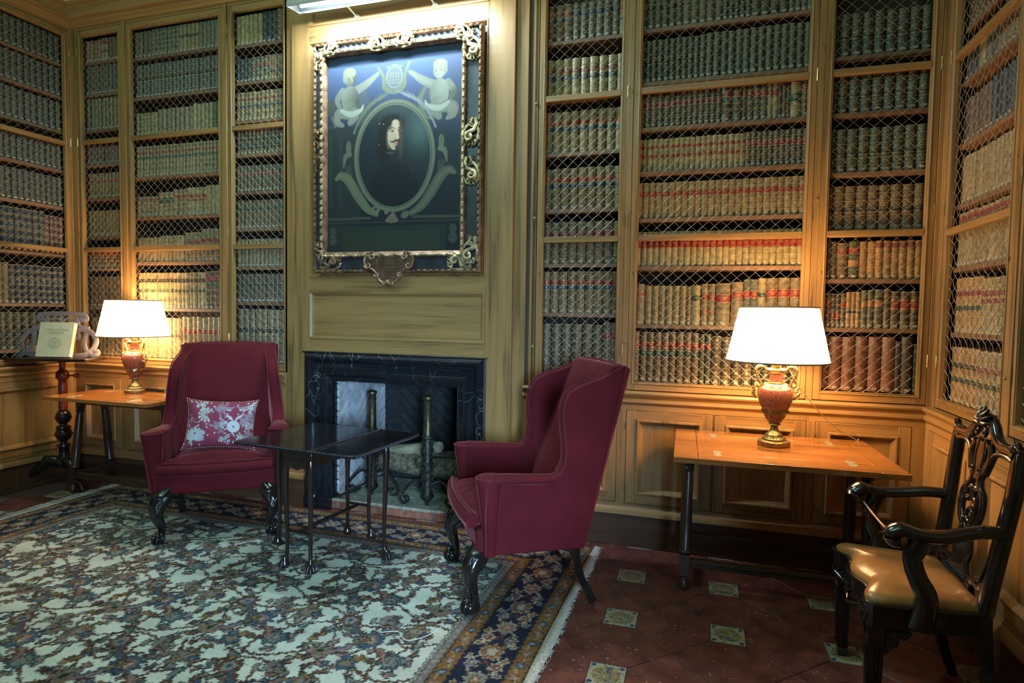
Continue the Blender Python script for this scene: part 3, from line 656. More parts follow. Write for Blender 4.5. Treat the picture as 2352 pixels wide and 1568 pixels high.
for it in items:
    B = BAYS[it['bay']]; T = B['T']; rz = B['rz']; w, h = it['w0'], it['h0']
    pos = Vector(T(it['u'], it['z']+.0005, -.062-it['dep'])); cc = [k*(0.82+.4*it['jit']) for k in C[it['cl']]]
    if id(it) in chosen:
        v_ = int(it['jit']*3); kk = (it['bay'], it['row'], it['seg'], v_)
        if kk not in BOOKMESH:
            V, F, MI, UV = book_geo(w, h, .17, it['sty'], None)
            cv = [k*(0.86+.13*v_) for k in C[it['cl']]]
            mb = MB(); used = sorted(set(MI)); mb.add(V, F, [used.index(i) for i in MI], UV, [tuple(cv)]*len(V))
            bo = mb.build('book', [SLOTS[i] for i in used]); kids = []
            for (a, b_, lk) in it['labs']:
                LV, LF, LM = label_geo(w, h, a, b_, lk); um = sorted(set(LM)); lm = MB(); lm.add(LV, LF, [um.index(i) for i in LM])
                lo = lm.build('title_label', [SLOTS[i] for i in um]); lo.parent = bo; kids.append(lo)
            BOOKMESH[kk] = (bo, kids)
        else:
            src, sk = BOOKMESH[kk]; bo = src.copy(); COL.objects.link(bo)
            for s in sk: c_ = s.copy(); COL.objects.link(c_); c_.parent = bo
        bo.location = pos; bo.rotation_euler = (0, it['lean'] if rz == 0 else 0, rz); bo.scale = (it['w']/w, 1, it['h']/h)
        rows = B['rows']; lab = CN[it['cl']]+{'dense': ' gilt', 'diamond': ' tooled', 'oval': ' tooled', 'flower': ' tooled', 'lines': '', 'plain': ' plain'}[it['sty']]+' book'
        if it['labs'] and it['labs'][0][2] in ('red', 'navy', 'green', 'orange'): lab += ' with '+LABN[it['labs'][0][2]]+' label'
        pn = ORD[it['pos']-1] if rz == 0 else ORD[sum(n_ if 0 else max(1, round(n_)) for n_, *_ in rows[it['row']][2])-it['pos']]
        bo['label'] = '%s, %s from left, %s shelf, %s' % (lab, pn, ORD[it['row']] if it['bay'] in ('R1', 'R2', 'RW') or it['row'] else 'top', B['name'])
        if len(bo['label'].split()) > 16: bo['label'] = bo['label'].replace(' plain', '').replace(' tooled', '').replace(' gilt', '')
        if len(bo['label'].split()) > 16: bo['label'] = bo['label'].replace(' from left', '')
        bo['category'] = 'book'; bo['group'] = 'books on the shelves of the '+B['name']
    else:
        V, F, MI, UV = book_geo(it['w'], it['h'], .17, it['sty'], None, fine=False)
        M4 = Matrix.Translation(pos) @ Matrix.Rotation(rz, 4, 'Z')
        rest.add([M4 @ Vector(p) for p in V], F, MI, UV, [tuple(cc)]*len(V))
        for (a, b_, lk) in it['labs']:
            LV, LF, LM = label_geo(it['w'], it['h'], a, b_, lk); rest.add([M4 @ Vector(p) for p in LV], LF, LM)
ro = rest.build('book', SLOTS, kind='stuff')
tag(ro, 'remaining rows of old leather books behind wire in the surrounding bookcases', 'books')

def zs(k): return [r_[0] for r_ in BAYS[k]['rows']][::-1]
ST = [('R1', 'narrow built-in bookcase right of the marble fireplace, behind the wing armchair', 1, 'x'),
      ('R2', 'wide built-in bookcase with wire door directly behind the right lamp', 1, 'x'),
      ('R3', 'built-in bookcase in the right corner above the carved chair', 1, 'x'),
      ('L3', 'narrow built-in bookcase immediately left of the chimney breast', -1, 'x'),
      ('L2', 'wide built-in bookcase with wire door behind the left lamp', 1, 'x'),
      ('L1', 'narrow built-in bookcase in the left corner, beside the lectern', -1, 'x'),
      ('LW', 'built-in bookcase on the left wall full of navy blue volumes', 1, 'y'),
      ('RW', 'built-in bookcase on the right wall seen at an angle, cream bindings below', 1, 'y'),
      ('RW2', 'bookcase at the extreme right edge, its dark shelves barely in view', 1, 'y')]
for k, lab, hs, ax in ST:
    B = BAYS[k]; u0, u1 = B['u']; zA, zB = (2.76, 1.889)
    if k == 'LW': zA, zB = 2.742, 1.880
    if k[:2] == 'RW': zA, zB = 2.740, 1.872
    # knobs on the door rail nearest the hinge stile
    kn = {'R1': [(-.752, 2.72), (-.752, 2.01), (-.752, 1.20)], 'R2': [(-.166, 2.74), (-.166, 2.03), (-.166, 1.24)], 'R3': [(.862, 2.88), (.862, 2.06), (.862, 1.18)], 'L3': [(-3.147, 3.55)], 'L2': [(-4.126, 3.52)], 'RW': [(-.80, 2.06), (-.80, 1.18)]}.get(k, [])
    t = bookcase(lab, B['T'], u0, u1, zs(k) if zs(k)[0] < 1.05 else [1.0]+zs(k), zA, zB, ax, hs, kn)
# uprights between the doors, up to the cornice
k_ = k_trim
for u0, u1, w in ((XL, -4.628, .006), (-4.147, -4.106, .010), (-3.167, -3.128, .010), (-2.594, -2.575, .0), (-.802, -.742, -.002), (-.186, -.153, .002), (.842, .876, .002), (1.426, XR, .006)):
    k_ += 1; struct(bar(MB(), Tback, u0, u1, .95, 3.66, -.03, w).build('trim_%d' % k_, 'oak_z', bevel=.002))
for T, us in ((Tleft, ((-.014, .0), (-.665, -.620))), (Tright, ((-.056, .0), (-.841, -.796), (-1.72, -1.645)))):
    for u0, u1 in us: k_ += 1; struct(bar(MB(), T, u0, u1, .95, 3.66, -.03, .004).build('trim_%d' % k_, 'oak_z', bevel=.002))

# ------------------------------------------------------------------ base cabinets
def raised(mb, T, x0, x1, z0, z1, w, mi=0):
    mb.frame(x0, x1, z0, z1, [(0, w-.002), (0.0, w+.004), (.006, w+.010), (.014, w+.010), (.020, w+.003), (.034, w-.012), (.038, w-.018)], T, mi)
def cabinet(label, T, u0, u1, doors, ax, loc):
    t = thing('base_cabinet', label, 'cabinet', loc, world=True); H = 'oak_'+ax; pw = .03
    b_ = MB(); pass
    bar(b_, T, u0, u1, .80+.036, .868, -.02, pw, 1); bar(b_, T, u0, u1, .188, .262, -.02, pw, 1)
    es = [u0]+[e for d_ in doors for e in d_]+[u1]
    for i in range(0, len(es), 2):
        if es[i+1]-es[i] > .002: bar(b_, T, es[i], es[i+1], .262, .836, -.02, pw)
    b_.build('carcass', ['oak_z', H], t)
    for a, c in doors:
        d = MB(); s = .062; e = .003
        bar(d, T, a+e, a+s, .265, .833, -.015, pw+.002); bar(d, T, c-s, c-e, .265, .833, -.015, pw+.002)
        bar(d, T, a+s, c-s, .265, .265+.055, -.015, pw+.002, 1); bar(d, T, a+s, c-s, .833-.05, .833, -.015, pw+.002, 1)
        dr = d.build('door', ['oak_z', H], t, bevel=.0015, seg=1)
        p = MB(); raised(p, T, a+s, c-s, .32, .783, pw+.002); p.build('moulding', 'oak_z', dr)
        bar(MB(), T, a+s, c-s, .32, .783, -.015, pw-.014).build('panel', 'oak_z', dr)
        for z in (.36, .74):
            MB().tube([T(a+.001, z-.025, pw+.003), T(a+.001, z+.025, pw+.003)], .0032, 6).build('hinge', 'brass_dark', dr)
    # bead under the top rail
    return t
for lab, T, u0, u1, ds, ax, loc in (
    ('panelled base cabinet in the left corner behind the lectern column', Tback, XL+.03, -4.125, [(-4.615, -4.17)], 'x', (-4.4, -.03, 0)),
    ('panelled double base cabinet behind the left lamp table', Tback, -4.125, -3.148, [(-4.10, -3.64), (-3.63, -3.175)], 'x', (-3.6, -.03, 0)),
    ('narrow base cabinet immediately left of the fireplace behind the facing armchair', Tback, -3.148, -2.60, [(-3.10, -2.64)], 'x', (-2.9, -.03, 0)),
    ('narrow base cabinet hidden mostly behind the side-on wing armchair', Tback, -.80, -.17, [(-.76, -.20)], 'x', (-.5, -.03, 0)),
    ('wide double base cabinet behind the right lamp table', Tback, -.17, .86, [(-.147, .355), (.359, .848)], 'x', (.34, -.03, 0)),
    ('base cabinet in the right corner beyond the lamp table', Tback, .86, XR-.03, [(.892, 1.36)], 'x', (1.1, -.03, 0)),
    ('base cabinet on the left wall behind the lectern, two panelled doors', Tleft, -1.9, -.03, [(-1.78, -.93), (-.90, -.10)], 'y', (XL+.03, -.6, 0)),
    ('base cabinet on the right wall behind the carved armchair', Tright, -2.4, -.03, [(-.62, -.10), (-1.20, -.66), (-1.78, -1.24), (-2.36, -1.82)][::-1], 'y', (XR-.03, -.6, 0))):
    cabinet(lab, T, u0, u1, ds, ax, loc)

# ------------------------------------------------------------------ chimney breast
t = thing('chimney_breast', 'tall oak-panelled chimney breast around the portrait and black marble fireplace', 'panelling', (-1.7, 0.0, 0), world=True)
F0 = .040
def part(nm, mt, fn, **kw): mb = MB(); fn(mb); return mb.build(nm, mt, t, **kw)
for a, b_ in ((-2.598, -2.535), (-.885, -.803)):
    part('outer_stile', 'oak_z', lambda m_: bar(m_, Tback, a, b_, .0, 3.66, -.02, .014), bevel=.003)
for a, b_ in ((-2.535, -2.392), (-1.064, -.885)):
    part('stile', 'oak_z', lambda m_: bar(m_, Tback, a, b_, .0, 3.66, -.02, F0), bevel=.003)
for a, b_ in ((1.100, 1.205), (1.545, 1.640), (3.262, 3.370), (3.60, 3.66)):
    part('rail', 'oak_x', lambda m_: bar(m_, Tback, -2.392, -1.064, a, b_, -.02, F0-.001), bevel=.0015)
part('panel', 'oak_x', lambda m_: bar(m_, Tback, -2.392, -1.064, 1.205, 1.545, -.02, .018))
part('panel', 'oak_x', lambda m_: bar(m_, Tback, -2.392, -1.064, 3.370, 3.60, -.02, .018))
part('panel', 'oak_z', lambda m_: bar(m_, Tback, -2.392, -1.064, 1.640, 3.262, -.02, .010))
PM = [(0, .038), (.002, .046), (.010, .048), (.018, .044), (.030, .028), (.034, .018)]
part('moulding', 'oak_x', lambda m_: m_.frame(-2.392, -1.064, 1.205, 1.545, PM, Tback))
part('moulding', 'oak_x', lambda m_: m_.frame(-2.392, -1.064, 3.370, 3.60, PM, Tback))
part('moulding', 'oak_z', lambda m_: m_.frame(-2.392, -1.064, 1.640, 3.262, [(0, .038), (.002, .044), (.008, .044), (.014, .034), (.018, .012)], Tback))
part('plinth_moulding', 'oak_x', lambda m_: extr(m_, [(w+.036, z) for w, z in CAP], Tback, -2.598, -2.405))
part('plinth', 'plinth_x', lambda m_: bar(m_, Tback, -2.598, -2.405, .001, .188, .0, .075))
part('plinth_moulding', 'oak_x', lambda m_: extr(m_, [(w+.036, z) for w, z in CAP], Tback, -1.045, -.803))
part('plinth', 'plinth_x', lambda m_: bar(m_, Tback, -1.045, -.803, .001, .188, .0, .075))

# ------------------------------------------------------------------ fireplace
t = thing('fireplace', 'black marble fireplace surround with brick firebox, below the portrait', 'fireplace', (-1.7, 0, 0), world=True)
MP = [(0, .02), (0, .086), (.010, .096), (.026, .106), (.044, .104), (.056, .090), (.075, .068), (.105, .058), (.128, .058), (.132, .068), (.150, .070), (.158, .062), (.170, .052), (.192, .050), (.200, .040), (.200, -.06)]
mb = MB(); X0, X1, ZT = -2.400, -1.050, 1.112; k = len(MP); vs = []
for cx, cz, sx, sz in ((X0, .085, 1, 0), (X0, ZT, 1, -1), (X1, ZT, -1, -1), (X1, .085, -1, 0)):
    for ins, h in MP: vs.append(Tback(cx+sx*ins, cz+sz*ins, h))
mb.add(vs, [(c*k+i, ((c+1))*k+i, ((c+1))*k+i+1, c*k+i+1) for c in range(3) for i in range(k-1)])
bar(mb, Tback, X0-.004, X0+.206, .001, .085, -.06, .092); bar(mb, Tback, X1-.206, X1+.004, .001, .085, -.06, .092)
mb.build('surround', 'marble', t)
bar(MB(), Tback, X0-.012, X1+.012, ZT-.004, ZT+.008, .02, .094).build('top_slab', 'marble', t, bevel=.002)
def clip(poly, x0, x1, y0, y1):
    def cut(P, ins, inter):
        out = []
        for i in range(len(P)):
            a, b_ = P[i-1], P[i]
            if ins(b_):
                if not ins(a): out.append(inter(a, b_))
                out.append(b_)
            elif ins(a): out.append(inter(a, b_))
        return out
    for ax, lim, sg in ((0, x0, 1), (0, x1, -1), (1, y0, 1), (1, y1, -1)):
        if not poly: return []
        poly = cut(poly, lambda p: sg*(p[ax]-lim) >= 0, lambda a, b_: tuple(a[i]+(b_[i]-a[i])*(lim-a[ax])/(b_[ax]-a[ax]) for i in (0, 1)))
    return poly
def herring(T, u0, u1, v0, v1, mat, par, L=.21, W=.07, g=.0050):
    c, s = math.cos(PI/4), math.sin(PI/4); cnt = 0
    for i in range(-30, 31):
        for j in range(-8, 9):
            ox, oy = i*W+j*2*L, i*W
            for (a, b_, w, h) in ((0, 0, L, W), (-W, 0, W, L)):
                R = [(ox+a+g, oy+b_+g), (ox+a+w-g, oy+b_+g), (ox+a+w-g, oy+b_+h-g), (ox+a+g, oy+b_+h-g)]
                R = [(u0+.32+c*p-s*q, v0+.1+s*p+c*q) for p, q in R]
                P = clip(R, u0, u1, v0, v1)
                if len(P) < 3: continue
                ar = abs(sum(P[k][0]*P[(k+1) % len(P)][1]-P[(k+1) % len(P)][0]*P[k][1] for k in range(len(P))))/2
                if ar < .00015: continue
                d = random.random()*.004
                MB().prism(P, T, 0, .020+d).build('brick', mat, par, bevel=.0015, seg=1, smooth=0); cnt += 1
    return cnt
def Tfl(u, v, w): return (-2.205+w, u, v)
def Tfb(u, v, w): return (u, .70-w, v)
def Tfr(u, v, w): return (-1.185-w, u, v)
nb = herring(Tfl, .02, .685, .072, .99, 'brick_pale', t); nb += herring(Tfb, -2.18, -1.21, .072, .99, 'brick_shaded', t); nb += herring(Tfr, .02, .685, .072, .99, 'brick_shaded', t)
ms = MB(); ms.box(-2.24, -2.203, .0, .74, .0, 1.05).box(-1.187, -1.15, .0, .74, .0, 1.05).box(-2.24, -1.15, .70, .74, 0, 1.05).box(-2.24, -1.15, .0, .74, 1.0, 1.05)
ms.build('firebox_shell', 'mortar', t)
MB().box(-2.203, -1.187, -.036, .70, .001, .060).build('hearth_bed', 'mortar', t)
x = -2.198
while x < -1.19:
    w_ = .058; 
    for r_, (ya, yb) in enumerate(((-.050, .165), (.169, .385), (.389, .60))):
        xe = min(x+w_, -1.189); 
        MB().box(x, xe, ya, yb, .004 if r_ == 0 else .04, .070+random.random()*.002, 0).build('hearth_brick', 'hearth_brick', t, bevel=.002, seg=1, smooth=0)
    x += w_+.0035
for i in range(17):
    xx = -2.198+i*.0612; MB().box(xx, min(xx+.058, -1.189), -.0525, -.0502, .006, .058).build('edge_brick', 'brick_red', t, smooth=0)

def andiron(label, x, y):
    t = thing('andiron', label, 'andiron', (x, y, .071), .12)
    prof = [(.006, .0), (.016, .004), (.020, .014), (.012, .026), (.030, .034), (.050, .048), (.062, .060), (.064, .078), (.052, .088), (.050, .105), (.054, .160), (.052, .22), (.050, .30), (.058, .306), (.058, .318), (.048, .326), (.046, .40), (.044, .50), (.056, .508), (.056, .520), (.045, .528), (.042, .60), (.038, .74), (.042, .748), (.045, .760), (.036, .768), (.040, .79), (.050, .800), (.050, .812), (.040, .820), (.020, .824)]
    prof = [(r*.72, z*.93) for r, z in prof]
    MB().lathe(prof[:14], n=20).build('carved_foot', 'iron', t)
    MB().lathe(prof[13:20], n=20).build('carved_barrel', 'iron', t)
    MB().lathe(prof[19:], n=20).build('column', 'iron_bronze', t)
    orn = MB()
    for k in range(6):
        a = k*PI/3
        for z in (.10, .16, .22, .35, .41):
            orn.tube([(.037*math.cos(a+z*3), .037*math.sin(a+z*3), z), (.043*math.cos(a+.25+z*3), .043*math.sin(a+.25+z*3), z+.03), (.036*math.cos(a+.5+z*3), .036*math.sin(a+.5+z*3), z+.055)], [.003, .008, .002], 6)
    orn.build('relief', 'iron', t, kind='stuff')
    for s in (-1, 1):
        p = [(s*.02, -.02, .26), (s*.055, -.035, .28), (s*.075, -.04, .315), (s*.055, -.04, .335), (s*.045, -.04, .315)]
        MB().tube(bez(p, 5), .007, 6).build('handle', 'iron', t)
        q = bez([(s*.03, .0, .16), (s*.09, .02, .17), (s*.16, .02, .11), (s*.20, .0, .045), (s*.17, -.01, .012), (s*.135, -.01, .03), (s*.145, -.01, .055), (s*.168, -.01, .05)], 7)
        MB().tube(q, .010, 8, flat=1.6).build('scroll_leg', 'iron', t)
    MB().tube([(0, .03, .155), (0, .34, .155), (0, .36, .12), (0, .37, .004)], .011, 6).build('log_bar', 'iron', t)
andiron('tall bronze andiron on the right of the hearth, standing before the logs', -1.50, .045)
andiron('tall bronze andiron on the left of the hearth, against the lit brick', -1.985, .135)
def log(label, p0, p1, r, z, split=False):
    t = thing('fire_log', label, 'log', (0, 0, 0)); P0, P1 = Vector(p0), Vector(p1); n = 14; m = 10
    d = (P1-P0).normalized(); s1 = d.cross(Vector((0, 0, 1))).normalized(); s2 = s1.cross(d); mb = MB(); vs = []
    rr = random.Random(int(p0[0]*1000))
    for i in range(n):
        for j in range(m):
            a = 2*PI*j/m; q = r*(1+.16*math.sin(3*a+i*.7)*(.6)+rr.uniform(-.06, .06))
            if split: q *= (1 if math.sin(a) < .1 else max(.25, 1-.75*math.sin(a)))
            vs.append(P0+(P1-P0)*(i/(n-1))+s1*q*math.cos(a)+s2*q*math.sin(a))
    mb.add(vs, [(i*m+j, i*m+(j+1) % m, (i+1)*m+(j+1) % m, (i+1)*m+j) for i in range(n-1) for j in range(m)])
    mb.build('bark', 'bark' if not split else 'log_wood', t, smooth=1.2)
    e = MB(); e.add(vs[:m], [tuple(range(m))]); e.build('cut_end', 'log_wood', t); e = MB(); e.add(vs[-m:], [tuple(reversed(range(m)))]); e.build('cut_end', 'log_wood', t)
log('thick round log with rough bark lying across both andiron bars', (-2.03, .25, .31), (-1.33, .23, .28), .075, 0)
log('pale split log leaning on top of the round log', (-1.95, .30, .38), (-1.50, .22, .46), .065, 0, True)
log('short charred log lying behind the pale split log', (-1.98, .42, .30), (-1.42, .43, .30), .06, 0)
t = thing('fire_tongs', 'iron fire tongs lying on the hearth at the left brick wall', 'fire tool', (0, 0, 0))
MB().tube([(-2.165, .0, .083), (-2.15, .06, .088), (-1.99, .42, .18)], .006, 6).build('shaft', 'iron', t)
q = [(-2.165+.016*math.cos(a), -.010+.016*math.sin(a), .083) for a in [i*PI/8 for i in range(16)]]
MB().tube(q, .0065, 6, closed=True).build('ring', 'iron', t)
MB().tube([(-2.14, .09, .09), (-2.125, .13, .095), (-2.10, .17, .105)], [.008, .020, .012], 8).build('joint', 'iron', t)

# ------------------------------------------------------------------ portrait painting
def seg_d(X, Z, a, b_):
    ax, az = a; bx, bz = b_; dx, dz = bx-ax, bz-az; tt = np.clip(((X-ax)*dx+(Z-az)*dz)/(dx*dx+dz*dz+1e-12), 0, 1)
    return np.hypot(X-ax-tt*dx, Z-az-tt*dz), tt
class Cv:
    def __init__(s, X, Z, base): s.X, s.Z = X, Z; s.c = np.empty(X.shape+(3,)); s.c[:] = base
    def mix(s, a, col): a = np.clip(a, 0, 1)[..., None]; s.c = s.c*(1-a)+np.array(col)*a
    def ell(s, cx, cz, rx, rz, col, rot=0, soft=.006, al=1, shade=0):
        c, sn = math.cos(rot), math.sin(rot); x = (s.X-cx)*c+(s.Z-cz)*sn; z = -(s.X-cx)*sn+(s.Z-cz)*c
        d = (np.sqrt((x/rx)**2+(z/rz)**2)-1)*min(rx, rz); a = np.clip(.5-d/soft, 0, 1)*al
        if shade:
            k = np.clip(1-shade*(.35+x/rx*.5-z/rz*.25), .2, 1.3)[..., None]; a = a[..., None]; s.c = s.c*(1-a)+np.array(col)*k*a
        else: s.mix(a, col)
    def line(s, pts, w0, w1, col, soft=.004, al=1):
        n = len(pts)-1
        for i in range(n):
            d, tt = seg_d(s.X, s.Z, pts[i], pts[i+1]); f = (i+tt)/n; w = w0+(w1-w0)*f; s.mix(np.clip(.5-(d-w)/soft, 0, 1)*al, col)
    def curve(s, pts, ws, col, soft=.004, al=1, hi=None):
        P = bez([(p[0], p[1], 0) for p in pts], 7); P = [(p.x, p.y) for p in P]; W = interp(ws, 7)
        a = np.zeros(s.X.shape)
        for i in range(len(P)-1):
            d, tt = seg_d(s.X, s.Z, P[i], P[i+1]); a = np.maximum(a, np.clip(.5-(d-(W[i]+(W[i+1]-W[i])*tt))/soft, 0, 1))
        s.mix(a*al, col)
        if hi is not None:
            b_ = np.zeros(s.X.shape)
            for i in range(len(P)-1):
                d, tt = seg_d(s.X, s.Z, P[i], P[i+1]); b_ = np.maximum(b_, np.clip(1-d/(.6*W[i]+1e-6), 0, 1))
            s.mix(b_*.6*al, hi)
def grid_mesh(name, mat, x0, x1, z0, z1, nx, nz, colfn, place, parent=None):
    xs = np.linspace(x0, x1, nx); zz = np.linspace(z0, z1, nz); Xg, Zg = np.meshgrid(xs, zz)
    c = colfn(Xg, Zg).reshape(-1, 3); P = place(Xg, Zg).reshape(-1, 3)
    me = bpy.data.meshes.new(name); idx = np.arange(nx*nz).reshape(nz, nx)
    q = np.stack([idx[:-1, :-1], idx[:-1, 1:], idx[1:, 1:], idx[1:, :-1]], -1).reshape(-1, 4)
    me.vertices.add(nx*nz); me.vertices.foreach_set('co', P.astype(np.float32).ravel())
    me.loops.add(q.size); me.loops.foreach_set('vertex_index', q.ravel().astype(np.int32))
    me.polygons.add(len(q)); me.polygons.foreach_set('loop_start', np.arange(0, q.size, 4, dtype=np.int32))
    me.polygons.foreach_set('loop_total', np.full(len(q), 4, dtype=np.int32)); me.update(calc_edges=True)
    me.polygons.foreach_set('use_smooth', np.ones(len(q), dtype=bool))
    ca = me.color_attributes.new('Col', 'FLOAT_COLOR', 'POINT'); cc = np.ones((len(c), 4), dtype=np.float32); cc[:, :3] = c
    ca.data.foreach_set('color', cc.ravel()); me.materials.append(MATS[mat])
    o = bpy.data.objects.new(name, me); COL.objects.link(o); o.parent = parent; return o
pt = thing('painting', 'large framed portrait of a moustached man in an oval between two cherubs', 'painting', (0, 0, 0))
def paint_portrait(X, Z):
    rng = np.random.RandomState(3)
    v = Cv(X, Z, (.016, .022, .026)); FL = (.17, .17, .13); ST = (.125, .135, .088); SD = (.060, .068, .046)
    sky = np.clip((Z-2.55)/.5, 0, 1); v.mix(sky*.85, (.075, .105, .19)); v.mix(np.clip((X+1.5)/.3, 0, 1)*np.clip((Z-2.2)/.6, 0, 1)*.4, (.035, .055, .085))
    # left ledge and pedestal
    v.mix(((Z < 2.665) & (X < -1.98)).astype(float)*.8, (.030, .036, .034)); v.line([(-2.25, 2.665), (-2.10, 2.668)], .004, .004, SD)
    v.line([(-1.33, 2.665), (-1.24, 2.665)], .002, .002, SD, al=.6)
    for x_ in (-2.21, -2.13): v.line([(x_, 2.12), (x_, 2.60)], .012, .012, (.04, .05, .045), al=.5)
    # cherubs
    def cherub(cx, s, zo=0):
        P = lambda x, z: (cx+s*x, z+zo)
        v.ell(*P(.055, 2.80), .10, .13, (.10, .10, .09), soft=.03, al=.5)
        v.curve([P(.05, 2.90), P(.13, 2.94), P(.21, 2.995)], [.030, .026, .014], FL, hi=(.21, .205, .16))
        v.curve([P(-.06, 2.90), P(-.10, 2.85), P(-.085, 2.80)], [.028, .022, .016], FL)
        v.ell(*P(0, 2.84), .068, .095, FL, shade=.75*s); v.ell(*P(.0, 2.775), .062, .05, FL, shade=.75*s)
        v.curve([P(-.03, 2.75), P(-.09, 2.755), P(-.10, 2.70), P(-.06, 2.675)], [.036, .034, .024, .014], FL, hi=(.20, .195, .155))
        v.curve([P(.03, 2.75), P(.03, 2.73), P(.00, 2.69)], [.040, .036, .022], FL, hi=(.20, .195, .155))
        v.curve([P(-.07, 2.775), P(0, 2.745), P(.08, 2.765), P(.10, 2.80)], [.012, .02, .014, .004], (.30, .32, .25))
        v.ell(*P(0, 2.985), .046, .052, FL, shade=.65*s); v.ell(*P(-.006, 3.022), .050, .034, (.20, .185, .12)); v.ell(*P(-.042, 2.99), .016, .032, (.19, .175, .12))
        for e in (-.012, .024): v.ell(*P(e, 2.985), .006, .0035, (.10, .08, .06), soft=.003)
        v.ell(*P(.010, 2.958), .010, .004, (.30, .14, .10), soft=.003); v.line([P(.010, 2.985), P(.014, 2.970)], .0025, .003, (.40, .34, .24))
        v.ell(*P(0, 2.80), .003, .004, (.25, .2, .14), soft=.003)
    cherub(-2.055, 1); cherub(-1.395, -1, -.01)
    v.curve([(-1.49, 2.88), (-1.53, 2.80), (-1.50, 2.70), (-1.45, 2.67)], [.006, .018, .012, .006], ST)
    v.curve([(-1.93, 2.87), (-1.90, 2.80), (-1.93, 2.72), (-1.97, 2.70)], [.004, .010, .010, .004], SD, al=.7)
    v.ell(-1.285, 2.80, .035, .06, SD, al=.7, soft=.02); v.ell(-1.30, 2.72, .04, .05, (.20, .19, .15), soft=.02)
    v.line([(-2.22, 2.78), (-2.17, 2.67)], .006, .006, ST); v.ell(-2.21, 2.80, .03, .06, SD)
    # shield held up between them
    v.curve([(-1.84, 3.03), (-1.80, 2.97), (-1.79, 2.90), (-1.72, 2.865), (-1.655, 2.90), (-1.645, 2.97), (-1.61, 3.05)], [.010, .014, .020, .014, .020, .014, .010], ST)
    v.ell(-1.72, 2.965, .062, .080, (.17, .17, .14)); v.ell(-1.72, 2.965, .050, .066, (.11, .12, .12)); v.line([(-1.775, 3.03), (-1.665, 3.03)], .008, .008, ST)
    for i in range(4):
        for j in range(4): v.ell(-1.75+i*.02, 2.925+j*.02, .006, .006, (.22, .20, .15), soft=.003, al=.8)
    # laurel sprays
    for s in (-1, 1):
        for k in range(7):
            a = .35+k*.13; x_ = -1.722+s*.335*math.sin(a); z_ = 2.447+.40*math.cos(a)
            v.line([(x_, z_), (-1.722+s*(.335*math.sin(a-.33)), 2.447+.42*math.cos(a-.33)+.012)], .008, .002, ST if s < 0 else (.19, .19, .19))
        cx = -1.722+s*.335
        v.ell(cx+s*.01, 2.52, .020, .045, ST, soft=.005)
        for j in range(3): v.line([(cx-.010+j*.010+s*.01, 2.50), (cx-.010+j*.010+s*.01, 2.55)], .0015, .0015, SD)
        v.curve([(cx, 2.475), (cx-s*-.03, 2.465), (cx+s*.045, 2.42), (cx+s*.05, 2.385)], [.016, .018, .010, .003], ST)
        for j in range(3): v.curve([(cx-s*.005+s*j*.02, 2.40), (cx-s*.01+s*.01*j, 2.33), (cx-s*.015, 2.26)], [.005, .007, .003], SD)
        # big lower scroll leaves
        A = [(-1.722+s*.44, 2.315), (-1.722+s*.40, 2.335), (-1.722+s*.345, 2.30), (-1.722+s*.27, 2.19), (-1.722+s*.20, 2.105), (-1.722+s*.13, 2.065)]
        v.curve(A, [.014, .028, .034, .034, .028, .018], (.125, .14, .08) if s < 0 else (.09, .10, .07), hi=(.17, .18, .105))
    v.curve([(-1.86, 2.075), (-1.835, 2.09), (-1.85, 2.115), (-1.88, 2.10), (-1.87, 2.085)], [.010, .010, .009, .007, .004], (.15, .16, .10)); v.ell(-1.855, 2.095, .006, .006, (.05, .05, .04))
    v.ell(-1.635, 2.055, .032, .022, ST, rot=.5)
    # entablature, inscription panel
    v.line([(-2.25, 2.037), (-1.90, 2.040)], .009, .009, SD); v.line([(-1.58, 2.040), (-1.24, 2.034)], .009, .009, SD); v.line([(-2.25, 2.012), (-1.24, 2.010)], .002, .002, ST, al=.5)
    v.line([(-2.25, 2.002), (-1.24, 2.0)], .004, .004, (.02, .024, .024))
    m_ = ((X > -2.145) & (X < -1.335) & (Z < 1.985) & (Z > 1.82)).astype(float); v.mix(m_*.85, (.030, .040, .026))
    m_ = ((X > -2.105) & (X < -1.385) & (Z < 1.952) & (Z > 1.82)).astype(float); v.mix(m_*.85, (.038, .048, .030)); v.line([(-2.105, 1.952), (-1.385, 1.952)], .003, .003, (.03, .035, .025))
    for r_ in range(6):
        z_ = 1.938-r_*.018; x_ = -2.09+.01*r_
        while x_ < -1.40-.008*r_:
            w_ = .006+rng.rand()*.010; v.line([(x_, z_), (x_+w_*.5, z_+(rng.rand()-.5)*.006)], .0018, .0018, (.025, .032, .025), soft=.003, al=.6); x_ += w_+.004
    for cx in (-2.19, -1.29):
        v.ell(cx, 1.955, .028, .03, SD, soft=.01); v.ell(cx, 1.895, .030, .034, (.07, .08, .06), soft=.01)
        for e in (-.011, .011): v.ell(cx+e, 1.902, .006, .005, (.03, .03, .03))
        v.curve([(cx-.018, 1.875), (cx, 1.866), (cx+.018, 1.875)], [.003, .003, .003], SD)
    # centre shell
    for a in (-.9, -.45, 0, .45, .9): v.line([(-1.725, 2.075), (-1.735+.05*math.sin(a), 2.035-.025*math.cos(a))], .004, .010, (.17, .13, .09))
    v.ell(-1.775, 2.075, .016, .014, (.17, .14, .10))
    # oval moulding and sitter
    OC = (-1.722, 2.447)
    v.ell(*OC, .302, .372, ST, soft=.004); v.ell(*OC, .292, .362, (.16, .17, .105), soft=.004); v.ell(*OC, .281, .350, SD, soft=.003); v.ell(*OC, .276, .345, (.125, .135, .09), soft=.003)
